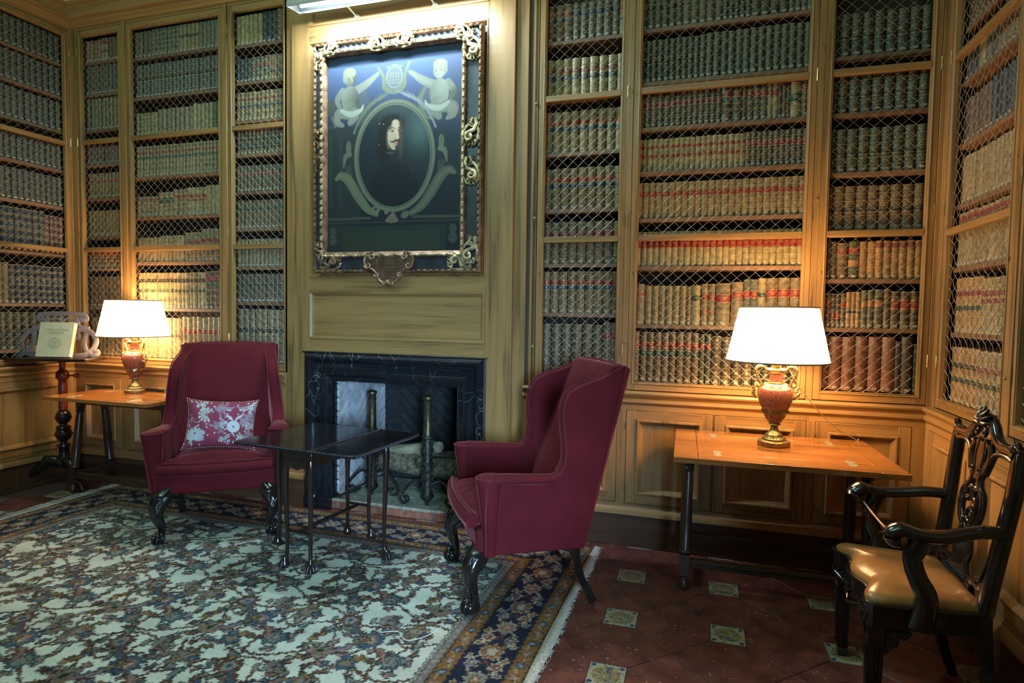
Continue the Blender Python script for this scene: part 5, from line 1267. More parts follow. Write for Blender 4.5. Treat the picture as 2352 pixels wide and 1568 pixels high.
# scatter cushion
def damask(U, Vv):
    v = Cv(U, Vv, (.25, .038, .066)); W_ = (.42, .44, .42); W2 = (.30, .20, .24)
    def flower(cx, cy, r, k=11, asp=1.0, col=W_, a0=0, arc=2*PI):
        for i in range(k):
            a = a0+arc*i/k; v.line([(cx+r*.25*math.cos(a), cy+r*.25*math.sin(a)*asp), (cx+r*math.cos(a), cy+r*math.sin(a)*asp)], r*.05, r*.17, col, soft=.003)
        v.ell(cx, cy, r*.16, r*.16, (.30, .10, .14), soft=.003)
    rg = np.random.RandomState(8)
    for k in range(46):
        x, y = rg.uniform(-.2, .2), rg.uniform(-.14, .14); v.ell(x, y, .0048, .0048, (.60, .50, .54), soft=.003)
    def spray(cx, cy, n, sc, col):
        for i in range(n):
            x, y = cx+rg.randn()*.022*sc, cy+rg.randn()*.020*sc; a = rg.rand()*PI; v.ell(x, y, .010*sc, .0045*sc, col, rot=a, soft=.003)
    spray(0.0, -.01, 46, 1.0, W2); spray(.03, .0, 18, .9, W_); spray(-.13, -.085, 60, 1.1, W_); spray(.165, .03, 50, 1.0, W2); spray(.17, .10, 30, .9, W_); spray(-.12, .12, 30, .8, W_)
    spray(.0, .095, 36, 1.0, W2); spray(.045, -.10, 24, .9, W_); spray(.125, -.10, 30, .9, W_); spray(.18, -.06, 26, .8, W2); spray(-.18, .0, 20, .8, W2); spray(.17, -.01, 24, .8, W_)
    flower(-.085, .055, .044, 9, col=W_, a0=.9, arc=PI*1.5); flower(.083, -.022, .034, 16, col=(.52, .56, .56)); flower(-.145, -.065, .045, 12, .7)
    for s in (-1, 1):
        v.curve([(.083+s*.008, .018), (.083+s*.022, .036), (.083+s*.045, .052)], [.003, .008, .004], (.50, .54, .54)); v.curve([(.083+s*.03, .088), (.083+s*.05, .09)], [.006, .003], (.50, .54, .54))
        v.curve([(.083+s*.004, .115), (.083+s*.03, .10), (.083+s*.06, .105)], [.002, .009, .010], W2)
    return np.clip(v.c*(.9+.2*rg.rand(*U.shape))[..., None], 0, 1)
ct = thing('cushion', 'pink damask scatter cushion with white flowers on the facing armchair', 'cushion', (-2.671+.588*.04, -.564-.809*.04, .008), math.radians(216))
def pillow_place(sgn):
    def f(U, Vv):
        u = U/.20; v = Vv/.15; e = np.clip((1-np.abs(u)**3.2)*(1-np.abs(v)**3.2), 0, 1)**.55
        x = U*(1+.05*np.abs(v)**3-.05*(1-v*v)); z = Vv*(1+.07*np.abs(u)**3-.06*(1-u*u)); th = .055*e*sgn+.003*np.sin(u*9+v*4)*e
        tilt = -.30; roll = -.06
        xr_, zr_ = x*np.cos(roll)-z*np.sin(roll), x*np.sin(roll)+z*np.cos(roll)
        return np.stack([-(xr_), .02+th*np.cos(tilt)+zr_*np.sin(tilt), .665+zr_*np.cos(tilt)-th*np.sin(tilt)], -1)
    return f
for sg_, nm in ((1, 'front_cover'), (-1, 'back_cover')):
    o = grid_mesh(nm, 'damask', -.20, .20, -.15, .15, 180 if sg_ > 0 else 40, 136 if sg_ > 0 else 30, damask, pillow_place(sg_), ct)
    sm_ = o.modifiers.new('thickness', 'SOLIDIFY'); sm_.thickness = .001
tr = MB(); pf = pillow_place(1)
edge = [(-.20+.4*i/30, -.15) for i in range(30)]+[(.20, -.15+.3*i/24) for i in range(24)]+[(.20-.4*i/30, .15) for i in range(30)]+[(-.20, .15-.3*i/24) for i in range(24)]
for u_, v_ in edge:
    p = Vector(pf(np.array([u_]), np.array([v_]))[0]); tr.lathe([(.0005, -.004), (.004, 0), (.0005, .004)], p, 6)
tr.build('bobble_trim', 'paper', ct, smooth=1.5)

# ------------------------------------------------------------------ black drop-leaf table
dt = thing('drop_leaf_table', 'black drop-leaf table with rope-carved edge standing between the armchairs', 'table', (-1.745, -.735, .0098), math.radians(-5))
DW, DD, DZ = .40, .318, .672
cut = .014
def leaf(x0, x1, nm):
    P = [(x0, -DD), (x1, -DD), (x1, DD), (x0, DD)]
    if nm == 'leaf' and x0 < -.2: P = [(x0+cut, -DD), (x1, -DD), (x1, DD), (x0+cut, DD), (x0, DD-cut), (x0, -DD+cut)]
    if nm == 'leaf' and x1 > .2: P = [(x0, -DD), (x1-cut, -DD), (x1, -DD+cut), (x1, DD-cut), (x1-cut, DD), (x0, DD)]
    MB().prism(P, lambda a, b_, w: (a, b_, w), DZ-.018, DZ).build(nm, 'ebony_x', dt, bevel=.002)
leaf(-DW, -.137, 'leaf'); leaf(-.1345, .1345, 'table_top'); leaf(.137, DW, 'leaf')
def rope(P0, P1, n, nm='rope_edge'):
    m_ = MB(); P0, P1 = Vector(P0), Vector(P1); d = (P1-P0); L_ = d.length; d.normalize(); s_ = d.cross(Vector((0, 0, 1)))
    for i in range(n):
        c = P0+d*(L_*(i+.5)/n); a = d*.55+Vector((0, 0, .8)); a.normalize()
        m_.tube([c-a*.010, c-a*.005+s_*.003, c+a*.005+s_*.003, c+a*.010], [.002, .0052, .0052, .002], 6)
    return m_.build(nm, 'ebony_x', dt, smooth=1.2)
for sy in (-1, 1): rope((-DW+.01, sy*(DD+.001), DZ-.008), (DW-.01, sy*(DD+.001), DZ-.008), 74)
for sx in (-1, 1): rope((sx*(DW+.001), -DD+.01, DZ-.008), (sx*(DW+.001), DD-.01, DZ-.008), 58)
rope((.136, -DD+.01, DZ-.001), (.136, DD-.01, DZ-.001), 70, 'rule_joint')
ap = MB(); ap.box(-.098, .098, -.275, .275, .565, DZ-.018); ap.build('apron', 'ebony_brown', dt, bevel=.003)
def thin_leg(x, y, sx, sy, nm='leg', top=.60):
    m_ = MB(); P = bez([(x, y, top), (x+sx*.006, y+sy*.006, top-.05), (x+sx*.004, y+sy*.004, .42), (x-sx*.006, y-sy*.004, .20), (x-sx*.004, y-sy*.002, .09), (x+sx*.008, y+sy*.010, .035)], 5)
    m_.tube(P, interp([.019, .0195, .0135, .0105, .0095, .013], 5), 10, power=.8); m_.build(nm, 'ebony_brown', dt, smooth=1.2)
    f_ = MB(); f_.lathe([(.004, .0), (.019, .003), (.026, .012), (.025, .024), (.016, .042), (.011, .06)], (x+sx*.012, y+sy*.014, 0), 14)
    for a in (-.7, 0, .7):
        b0 = math.atan2(sy, sx)+a; cx, cy = x+sx*.012, y+sy*.014
        f_.tube([(cx+.010*math.cos(b0), cy+.010*math.sin(b0), .050), (cx+.022*math.cos(b0), cy+.022*math.sin(b0), .030), (cx+.030*math.cos(b0), cy+.030*math.sin(b0), .008)], [.004, .005, .004], 6)
    f_.build('pad_foot', 'ebony_brown', dt, smooth=1.2)
for sx in (-1, 1):
    for sy in (-1, 1): thin_leg(sx*.082, sy*.262, sx*.5, sy*.6)
thin_leg(.345, .04, 1, -.2, 'gate_leg', .65); thin_leg(-.345, -.04, -1, .2, 'gate_leg', .65)
for sx, y in ((1, .04), (-1, -.04)):
    g = MB(); g.box(min(sx*.10, sx*.35), max(sx*.10, sx*.35), y-.010, y+.010, .60, .645); g.build('gate_rail', 'ebony_brown', dt)
for sy in (-1, 1):
    e = MB(); pr_ = [(-.095, .60), (-.095, .565), (-.060, .552), (-.035, .560), (-.012, .548), (0, .545), (.012, .548), (.035, .560), (.060, .552), (.095, .565), (.095, .60)]
    e.prism(pr_, lambda a, b_, w: (a, sy*.268+w, b_), -.012, .012); e.build('end_rail', 'ebony_brown', dt, bevel=.003)
    MB().tube([(-.08, sy*.262, .205), (.08, sy*.262, .205)], (.008, .013), 8).build('cross_bar', 'ebony_brown', dt)
MB().tube([(0, -.262, .205), (0, .262, .205)], (.012, .009), 8).build('long_stretcher', 'ebony_brown', dt)

# ------------------------------------------------------------------ lectern and its book
lt = thing('lectern', 'tripod lectern with pierced grey scroll rest in the left corner', 'lectern', (-4.475, -.275, 0), math.radians(17))
LT = 1.015
prof = [(.020, LT-.02), (.030, LT-.03), (.026, .975), (.020, .955), (.020, .915), (.034, .905), (.044, .885), (.044, .850), (.034, .838), (.026, .830), (.029, .80), (.030, .62), (.030, .60)]
MB().lathe(prof[::-1], n=24).build('upper_column', 'mahogany', lt, smooth=1.0)
prof = [(.024, .60), (.034, .592), (.050, .575), (.058, .545), (.052, .515), (.036, .495), (.026, .488), (.030, .478), (.050, .470), (.056, .455), (.046, .445), (.058, .430), (.062, .405), (.050, .375), (.030, .355), (.024, .345), (.028, .335), (.048, .328), (.050, .316), (.036, .305), (.038, .24), (.048, .225), (.055, .215)]
pc = MB(); pc.lathe([(r_*.92, z) for r_, z in prof[::-1]], n=28)
for k in range(12):
    a = 2*PI*k/12
    for z0_, z1_, r_ in ((.580, .500, .055), (.445, .365, .060)):
        pc.tube([(r_*.70*math.cos(a), r_*.70*math.sin(a), z0_), (r_*.92*math.cos(a+.1), r_*.92*math.sin(a+.1), (z0_+z1_)/2), (r_*.62*math.cos(a), r_*.62*math.sin(a), z1_)], [.003, .007, .003], 6)
pc.build('carved_baluster', 'ebony_brown', lt, smooth=1.0)
MB().lathe([(.02, .14), (.055, .15), (.066, .17), (.066, .19), (.055, .205), (.050, .228)], n=24).build('hub', 'ebony', lt)
for k, a in enumerate((math.radians(-160), math.radians(-35), math.radians(92))):
    L_ = [.36, .34, .26][k]
    def R_(r_, z): return (r_*math.cos(a), r_*math.sin(a), z)
    P = bez([R_(.03, .19), R_(.10, .20), R_(.15, .155), R_(.22*L_/.36+.02, .10), R_(L_-.05, .070), R_(L_, .035), R_(L_+.005, .015), R_(L_-.022, .012), R_(L_-.022, .030)], 6)
    MB().tube(P, interp([.048, .044, .034, .024, .019, .017, .016, .014, .010], 6), 10, flat=.8).build('leg', 'ebony', lt, smooth=1.2)
    lf = MB(); lf.tube([R_(.06, .235), R_(.12, .225), R_(.16, .185)], [.010, .022, .006], 8); lf.build('leg_leaf', 'ebony', lt)
kn = MB(); kn.tube([(.03, 0, .868), (.085, .0, .868), (.095, 0, .868), (.105, 0, .868), (.118, 0, .868), (.130, 0, .868), (.145, 0, .868)], [.007, .007, .016, .020, .012, .014, .006], 12); kn.build('clamp_knob', 'mahogany', lt)
LA = math.radians(-3)
MB().box(-.325, .325, -.205, .035, LT-.022, LT).build('shelf', 'ebony_brown', lt, bevel=.004)
# pierced scroll rest leaning back
def TL(u, v, w): return (u*1.06, -.055+v*.22-w*.97, LT+.004+v*.97+w*.0)
rest_ = MB()
def band(pts, wd, w0=0, closed=False): rest_.tube([TL(x, z, w0) for x, z in bez2(pts)], (wd, .0065), 8, up=(0, -1, 0), power=.35, closed=closed)
def bez2(pts): return [(p.x, p.y) for p in bez([(a, b_, 0) for a, b_ in pts], 6)]
for s in (-1, 1):
    band([(s*.115, .205), (s*.165, .215), (s*.225, .195), (s*.270, .14), (s*.268, .085), (s*.235, .035), (s*.19, .015), (s*.12, .010), (0, .010)], .018)
    band([(s*.195, .19), (s*.185, .13), (s*.195, .075), (s*.225, .035), (s*.265, .012), (s*.295, .022), (s*.292, .045), (s*.27, .045)], .017)
    band([(s*.10, .30), (s*.115, .26), (s*.15, .235), (s*.21, .228)], .013)
    band([(s*.105, .31), (s*.12, .275), (s*.115, .25)], .014)
    band([(s*.11, .190), (s*.135, .175), (s*.14, .15), (s*.12, .145), (s*.115, .16)], .013)
band([(-.165, .285), (-.180, .300), (-.165, .325), (-.12, .338), (0, .342), (.12, .338), (.165, .325), (.180, .300), (.165, .285)], .017)
for s in (-1, 1): band([(s*.165, .285), (s*.140, .285), (s*.14, .302), (s*.155, .303)], .010)
band([(-.10, .22), (-.04, .25), (.04, .25), (.10, .22)], .012); band([(-.09, .29), (-.03, .30), (0, .27), (.03, .30), (.09, .29)], .009); band([(-.11, .10), (0, .12), (.11, .10)], .012)
rest_.build('scroll_rest', 'lectern_wood', lt, smooth=.9)
bk = thing('open_display_book', 'cream book titled Constituciones Españolas propped upright on the lectern', 'book', (-4.475, -.275, 0), math.radians(17))
bk.name = 'display_book'
def TB(u, v, w): return (u+.055, -.125+v*.24-w*.96, LT+.003+v*.968+w*.24)
bw, bh = .128, .268
c = MB()
for w0, w1 in ((0, .004), (.030, .034)): c.prism([(-.138, 0), (.118, 0), (.118, bh), (-.138, bh)], TB, w0, w1)
c.prism([(-.142, 0), (-.138, 0), (-.138, bh), (-.142, bh)], TB, 0, .034)
c.build('cover', 'paper', bk, bevel=.001, seg=1)
MB().prism([(-.137, .004), (.113, .004), (.113, bh-.004), (-.137, bh-.004)], TB, .004, .030).build('page_block', 'page_edge', bk)
def text(txt, size, u, v, parent, name, T3, mat):
    cu = bpy.data.curves.new(name, 'FONT'); cu.body = txt; cu.size = size; cu.align_x = 'CENTER'; cu.extrude = .0004
    ob = bpy.data.objects.new(name, cu); COL.objects.link(ob); dg = bpy.context.evaluated_depsgraph_get()
    me = bpy.data.meshes.new_from_object(ob.evaluated_get(dg)); bpy.data.objects.remove(ob); me.name = name
    me.transform(T3); me.materials.clear(); me.materials.append(MATS[mat]); o = bpy.data.objects.new(name, me); COL.objects.link(o); o.parent = parent; return o
def frameT(T, u, v, w):
    o = Vector(T(u, v, w)); ex = Vector(T(u+1, v, w))-o; ey = Vector(T(u, v+1, w))-o; ez = ex.cross(ey).normalized()
    return Matrix(((ex.x, ey.x, ez.x, o.x), (ex.y, ey.y, ez.y, o.y), (ex.z, ey.z, ez.z, o.z), (0, 0, 0, 1)))
text('CONSTITUCIONES', .0215, -.008, .198, bk, 'title', frameT(TB, -.008, .200, .0342), 'book_ink')
text('ESPAÑOLAS', .0215, -.008, .178, bk, 'title', frameT(TB, -.008, .178, .0342), 'book_ink')
im_ = MB()
for k in range(7): im_.tube([TB(-.026+.005*k, .028, .0343), TB(-.0225+.005*k, .028, .0343)], .0006, 4)
im_.build('imprint', 'book_ink', bk, kind='stuff')
em = MB()
for r_, w_ in ((.043, .0009), (.036, .0006)): em.tube([TB(-.008+r_*1.12*math.cos(a), .105+r_*math.sin(a), .0344) for a in [2*PI*k/40 for k in range(40)]], w_, 4, closed=True)
for s in (-1, 1):
    em.tube([TB(-.008+s*x, z, .0344) for x, z in ((0, .136), (.014, .132), (.026, .124), (.022, .116), (.008, .118), (0, .116))], .0012, 4)
    em.tube([TB(-.008+s*x, z, .0344) for x, z in ((.030, .112), (.032, .100), (.026, .090), (.030, .082))], .0014, 4)
    em.tube([TB(-.008+s*x, z, .0344) for x, z in ((.0, .112), (.013, .112), (.013, .092), (.008, .084), (0, .081))], .0011, 4)
    em.tube([TB(-.008+s*x, z, .0344) for x, z in ((.004, .078), (.016, .079), (.028, .078))], .0009, 4)
em.tube([TB(-.008, .112, .0344), TB(-.008, .082, .0344)], .0009, 4); em.tube([TB(-.020, .098, .0344), TB(.004, .098, .0344)], .0009, 4)
em.build('emblem', 'book_ink', bk)

# ------------------------------------------------------------------ carved open armchair (local: x lateral, y forward)
cc_ = thing('carved_armchair', 'dark carved open armchair with tan leather seat by the right wall', 'armchair', (1.02, -1.160, 0), PI/2)
E_ = 'ebony'
def cpart(nm, fn, mat=E_, **kw):
    m_ = MB(); fn(m_); return m_.build(nm, mat, cc_, **dict(dict(smooth=1.0), **kw))
# serpentine seat outline (half widths by y) : front at y=.20, rear at y=-.18
fr_ = [(-.262, .165), (-.235, .185), (-.195, .180), (-.155, .150), (-.10, .150), (-.05, .172), (0, .180), (.05, .172), (.10, .150), (.155, .150), (.195, .180), (.235, .185), (.262, .165)]
sid = [(.262, .165), (.258, .10), (.248, .0), (.235, -.09), (.222, -.175)]
outl = fr_+sid[1:]+[(-x, y) for x, y in reversed(sid[1:])]
def seat_top(m_):
    n = len(outl); vs = []; rings = [(1.0, .425), (1.0, .452), (.985, .463), (.90, .475), (.70, .484), (.40, .489), (.12, .491)]
    for sc, z in rings: vs += [(x*sc, (y-.0)*sc, z) for x, y in outl]
    f = [(i*n+j, i*n+(j+1) % n, (i+1)*n+(j+1) % n, (i+1)*n+j) for i in range(len(rings)-1) for j in range(n)]+[tuple(range((len(rings)-1)*n, len(rings)*n))]
    m_.add(vs, f)
cpart('seat', seat_top, 'seat_leather', smooth=1.2)
def rails(m_):
    n = len(outl)
    def depth(x, y): return .36 if abs(x) < .2 and y > .12 else .365
    vs = [(x*1.03, y*1.03, .450) for x, y in outl]+[(x*1.05, y*1.05, .440) for x, y in outl]+[(x*1.03, y*1.03, .428) for x, y in outl]+[(x*1.02, y*1.02, depth(x, y)) for x, y in outl]+[(x*.93, y*.90, depth(x, y)) for x, y in outl]+[(x*.93, y*.90, .450) for x, y in outl]
    m_.add(vs, [(i*n+j, i*n+(j+1) % n, ((i+1) % 6)*n+(j+1) % n, ((i+1) % 6)*n+j) for i in range(6) for j in range(n)])
    m_.tube([(x*1.05, y*1.05, .445) for x, y in outl], .006, 6, closed=True)
cpart('seat_rail', rails, smooth=.6)
def apron(m_):
    m_.tube(bez([(-.20, .190, .362), (-.14, .165, .345), (-.10, .158, .362), (-.04, .178, .342), (0, .186, .330), (.04, .178, .342), (.10, .158, .362), (.14, .165, .345), (.20, .190, .362)], 4), .009, 8)
    for k in range(14):
        x = -.18+.36*k/13; y = .19-.03*math.sin(PI*(abs(x)/.2))
        m_.tube([(x, y, .385), (x+.010, y+.008, .372), (x+.016, y, .358)], [.003, .007, .002], 6)
cpart('apron_carving', apron)
for s in (-1, 1):
    def fleg(m_):
        m_.tube([(s*.232, .150, .44), (s*.232, .152, .30)], [.036, .036], 4, up=(0, 1, 0)); m_.tube([(s*.232, .152, .302), (s*.232, .152, .296)], [.046, .046], 4, up=(0, 1, 0))
        m_.tube([(s*.232, .152, .296), (s*.230, .150, .06)], [.034, .026], 4, up=(0, 1, 0)); m_.tube([(s*.230, .150, .062), (s*.230, .150, .055)], [.036, .036], 4, up=(0, 1, 0)); m_.tube([(s*.230, .150, .055), (s*.230, .150, 0)], [.030, .022], 4, up=(0, 1, 0))
        for k in (-1, 0, 1): m_.tube([(s*.232+k*.012, .178, .285), (s*.231+k*.009, .171, .08)], .0035, 5)
        for k in (-1, 0, 1): m_.tube([(s*.258, .152+k*.012, .285), (s*.251, .150+k*.009, .08)], .0035, 5)
        m_.tube([(s*.232-.02, .184, .40), (s*.232, .190, .37), (s*.232-.01, .184, .33)], [.004, .009, .003], 6)
    cpart('front_leg', fleg, smooth=.5)
    def brk(m_):
        m_.prism([(0, 0), (.075, 0), (.060, -.022), (.040, -.030), (.030, -.055), (.012, -.062), (0, -.085)], lambda a, b_, w: (s*.262+w*s, .125-a, .36+b_), -.012, .006)
        m_.tube([(s*.268, .11, .35), (s*.272, .085, .335), (s*.268, .075, .345), (s*.268, .09, .35)], .005, 6)
    cpart('corner_bracket', brk, smooth=.5)
    cpart('rear_leg', lambda m_: m_.tube(bez([(s*.215, -.165, .46), (s*.213, -.178, .30), (s*.213, -.205, .12), (s*.215, -.245, .0)], 5), interp([.026, .025, .024, .022], 5), 4, up=(0, 1, 0)), smooth=.5)
    cpart('back_stile', lambda m_: m_.tube(bez([(s*.213, -.168, .44), (s*.212, -.185, .55), (s*.222, -.205, .70), (s*.235, -.222, .84), (s*.236, -.232, .94), (s*.232, -.236, .985)], 5), interp([(.022, .018), (.022, .018), (.021, .016), (.019, .015), (.018, .014), (.019, .015)][0:6], 5) if False else [(.033-.006*k/25, .024-.004*k/25) for k in range(26)], 8, up=(0, 1, 0), power=.7))
    def ear(m_):
        for a, l_ in ((.3, .030), (.9, .040), (1.6, .046), (2.3, .036), (-.3, .026)):
            m_.tube([(s*.232, -.236, .985), (s*(.232+.6*l_*math.cos(a)), -.228, .985+.7*l_*math.sin(a)), (s*(.232+l_*math.cos(a+.3)), -.222, .985+l_*math.sin(a+.3))], [.011, .010, .003], 7)
    cpart('ear_carving', ear)
    def arm(m_):
        m_.tube(bez([(s*.225, -.205, .722), (s*.240, -.13, .720), (s*.262, -.03, .700), (s*.268, .04, .698), (s*.258, .092, .708), (s*.250, .120, .690), (s*.250, .112, .668), (s*.252, .095, .668)], 5), [(.029, .021)]*10+[(.033, .021)]*10+[(.038, .026)]*8+[(.030, .024)]*8, 10, up=(0, 0, 1))
        for k in range(3): m_.tube([(s*(.250+.022), .118+a, .692+b_-.0) for a, b_ in spiral(0, 0, .022-.004*k, 0, .9, 1, 10)], .0025, 5)
    cpart('arm_rest', arm)
    cpart('arm_support', lambda m_: m_.tube(bez([(s*.262, .035, .688), (s*.262, .060, .62), (s*.270, .048, .56), (s*.276, .020, .50), (s*.270, .022, .44), (s*.262, .030, .385)], 5), interp([.026, .023, .024, .026, .028, .032], 5), 8, up=(0, 1, 0), flat=1.3, power=.8))
def bp(x, z, o=0): # point on the leaning back plane
    y = -.168-.068*((z-.44)/.545)+.008; return (x, y+o, z)
def crest(m_):
    P = bez([bp(-.232, .975), bp(-.20, .985), bp(-.14, .985), bp(-.09, 1.005), bp(-.05, 1.045), bp(0, 1.062), bp(.05, 1.045), bp(.09, 1.005), bp(.14, .985), bp(.20, .985), bp(.232, .975)], 5)
    m_.tube(P, (.023, .017), 10, up=(0, 1, 0))
    m_.tube([Vector(p)+Vector((0, .014, .012)) for p in P], .004, 5)
    for s in (-1, 1): m_.tube(bez([bp(s*.215, .955), bp(s*.16, .962), bp(s*.10, .950), bp(s*.070, .905), bp(s*.055, .87)], 5), interp([.010, .009, .010, .012, .012], 5), 8)
cpart('crest_rail', crest)
def shell(m_):
    for k in range(7):
        a = PI*(k+.5)/7; l_ = .050+.016*math.sin(a)
        m_.tube([bp(0, 1.040, .012), bp(.55*l_*math.cos(a), 1.040+.6*l_*math.sin(a), .026), bp(l_*math.cos(a), 1.040+l_*math.sin(a), .018)], [.008, .012, .004], 7)
    for s in (-1, 1):
        m_.tube([bp(s*x, z, .016) for x, z in spiral(.028, 1.015, .018, PI/2, 1.2, -1, 14)], .006, 6)
cpart('crest_shell', shell)
def splat(m_):
    for s in (-1, 1):
        m_.tube(bez([bp(s*.055, .975), bp(s*.075, .935), bp(s*.050, .885), bp(s*.028, .850), bp(s*.040, .82), bp(s*.075, .79), bp(s*.082, .74), bp(s*.060, .69), bp(s*.032, .665), bp(s*.040, .63), bp(s*.055, .59), bp(s*.045, .55), bp(s*.07, .51), bp(s*.12, .485)], 5), (.016, .012), 8, up=(0, 1, 0))
        m_.tube(bez([bp(s*.020, .99), bp(s*.030, .93), bp(s*.018, .87), bp(s*.030, .835), bp(s*.052, .80), bp(s*.040, .765), bp(s*.012, .775), bp(s*.012, .81), bp(s*.030, .80)], 5), (.0125, .011), 8, up=(0, 1, 0))
        m_.tube(bez([bp(s*.050, .785, .006), bp(s*.052, .73, .006), bp(s*.028, .69, .006), bp(s*.0, .70, .006)], 5), .009, 8)
        m_.tube(bez([bp(s*.0, .735), bp(s*.024, .715), bp(s*.026, .68), bp(s*.012, .655), bp(s*.0, .64)], 5), .008, 8)
        m_.tube([bp(s*x, z, .010) for x, z in spiral(.030, .875, .014, 0, 1.1, 1, 10)], .004, 6)
        m_.tube([bp(s*x, z, .010) for x, z in spiral(.020, .655, .012, 0, 1.1, 1, 10)], .004, 6)
    m_.prism([(-.045, .98), (.045, .98), (.020, .90), (.014, .845), (-.014, .845), (-.020, .90)], lambda a, b_, w: bp(a, b_, w), -.008, .008)
    m_.prism([(-.030, .655), (.030, .655), (.045, .60), (.038, .56), (.055, .515), (.090, .49), (-.090, .49), (-.055, .515), (-.038, .56), (-.045, .60)][::-1], lambda a, b_, w: bp(a, b_, w), -.008, .008)
cpart('splat', splat, smooth=.8)
def lower(m_):
    for s in (-1, 1):
        m_.tube(bez([bp(s*.205, .585), bp(s*.195, .53), bp(s*.165, .505), bp(s*.13, .515), bp(s*.10, .50), bp(s*.06, .485), bp(0, .482)], 5), (.020, .010), 8, up=(0, 1, 0))
        m_.tube(bez([bp(s*.205, .60, .010), bp(s*.185, .545, .012), bp(s*.15, .53, .012), bp(s*.11, .52, .012)], 5), .0045, 6)
    for k in range(9):
        x = -.08+.02*k; m_.tube([bp(x, .488, .012), bp(x+.006, .497, .018), bp(x+.012, .488, .012)], .005, 6)
    m_.box(-.21, .21, -.180, -.150, .44, .475)
cpart('shoe_rail', lower, 'ebony_brown')
# rope slung between the arm fronts
tag(MB().tube(bez([(.925, -.900, .664), (.935, -1.02, .645), (.94, -1.15, .638), (.94, -1.28, .645), (.925, -1.402, .664)], 6), .0035, 6).build('rope', 'rope', smooth=1.0), 'pink rope slung across the carved armchair between its arm fronts', 'rope')
# lamp cords
tag(MB().tube(bez([(.685, -.362, 1.180), (.75, -.32, 1.075), (.86, -.22, .935), (.98, -.135, .82), (1.085, -.085, .757), (1.10, -.066, .72), (1.10, -.066, .30)], 6), .0026, 6).build('power_cord', 'cord', smooth=1.0), 'yellowish power cord trailing from the right lamp behind its table', 'cord')
tag(MB().tube(bez([(-1.03, -1.42,   .0112), (-.96, -1.39,   .0112), (-.90, -1.44,   .0112), (-.84, -1.40,   .0112), (-.80, -1.30,   .0112), (-.815, -1.24,   .0112)], 6), .0016, 5).build('thread', 'thread', smooth=1.0), 'loose white thread lying on the rug border near the front', 'thread')

# ------------------------------------------------------------------ floor tiles
P_ = .470; ox, oy = -.050, .015; hs = .073; tg = .0011
def covered(x, y, m=.30): return (-4.05+m < x < -.32-m) and (-2.9 < y < -.14-m)
def tile_mesh(poly, name, mat):
    mb = MB(); mb.prism(poly, lambda a, b_, w: (a, b_, w), -.004, 0); o = mb.build(name, mat, floor, smooth=0, bevel=.0012, seg=1); return o
sq = [(-hs+tg, -hs+tg), (hs-tg, -hs+tg), (hs-tg, hs-tg), (-hs+tg, hs-tg)]
h2 = P_/2
hexx = [(hs+tg, hs-tg*1.2), (hs+tg, -hs+tg*1.2), (h2, -h2+tg*1.5), (P_-hs-tg, -hs+tg*1.2), (P_-hs-tg, hs-tg*1.2), (h2, h2-tg*1.5)]
hexy = [(y, x) for x, y in hexx][::-1]
protos = {}
def put(nm, poly, mat, x, y, key):
    if key not in protos: protos[key] = tile_mesh(poly, nm, mat); o = protos[key]
    else: o = protos[key].copy(); COL.objects.link(o); o.parent = floor
    o.location = (x, y, 0)
for i in range(-10, 5):
    for j in range(-8, 2):
        x, y = ox+i*P_, oy+j*P_
        if not (-4.72 < x < 1.5 and -3.4 < y < .05): continue
        if not covered(x, y): put('insert_tile', sq, 'olambrilla', x, y, 'sq')
        if x+P_ < 1.6 and not covered(x+h2, y): put('terracotta_tile', hexx, 'terracotta', x, y, 'hx')
        if y+P_ < .1 and not covered(x, y+h2): put('terracotta_tile', hexy, 'terracotta', x, y, 'hy')

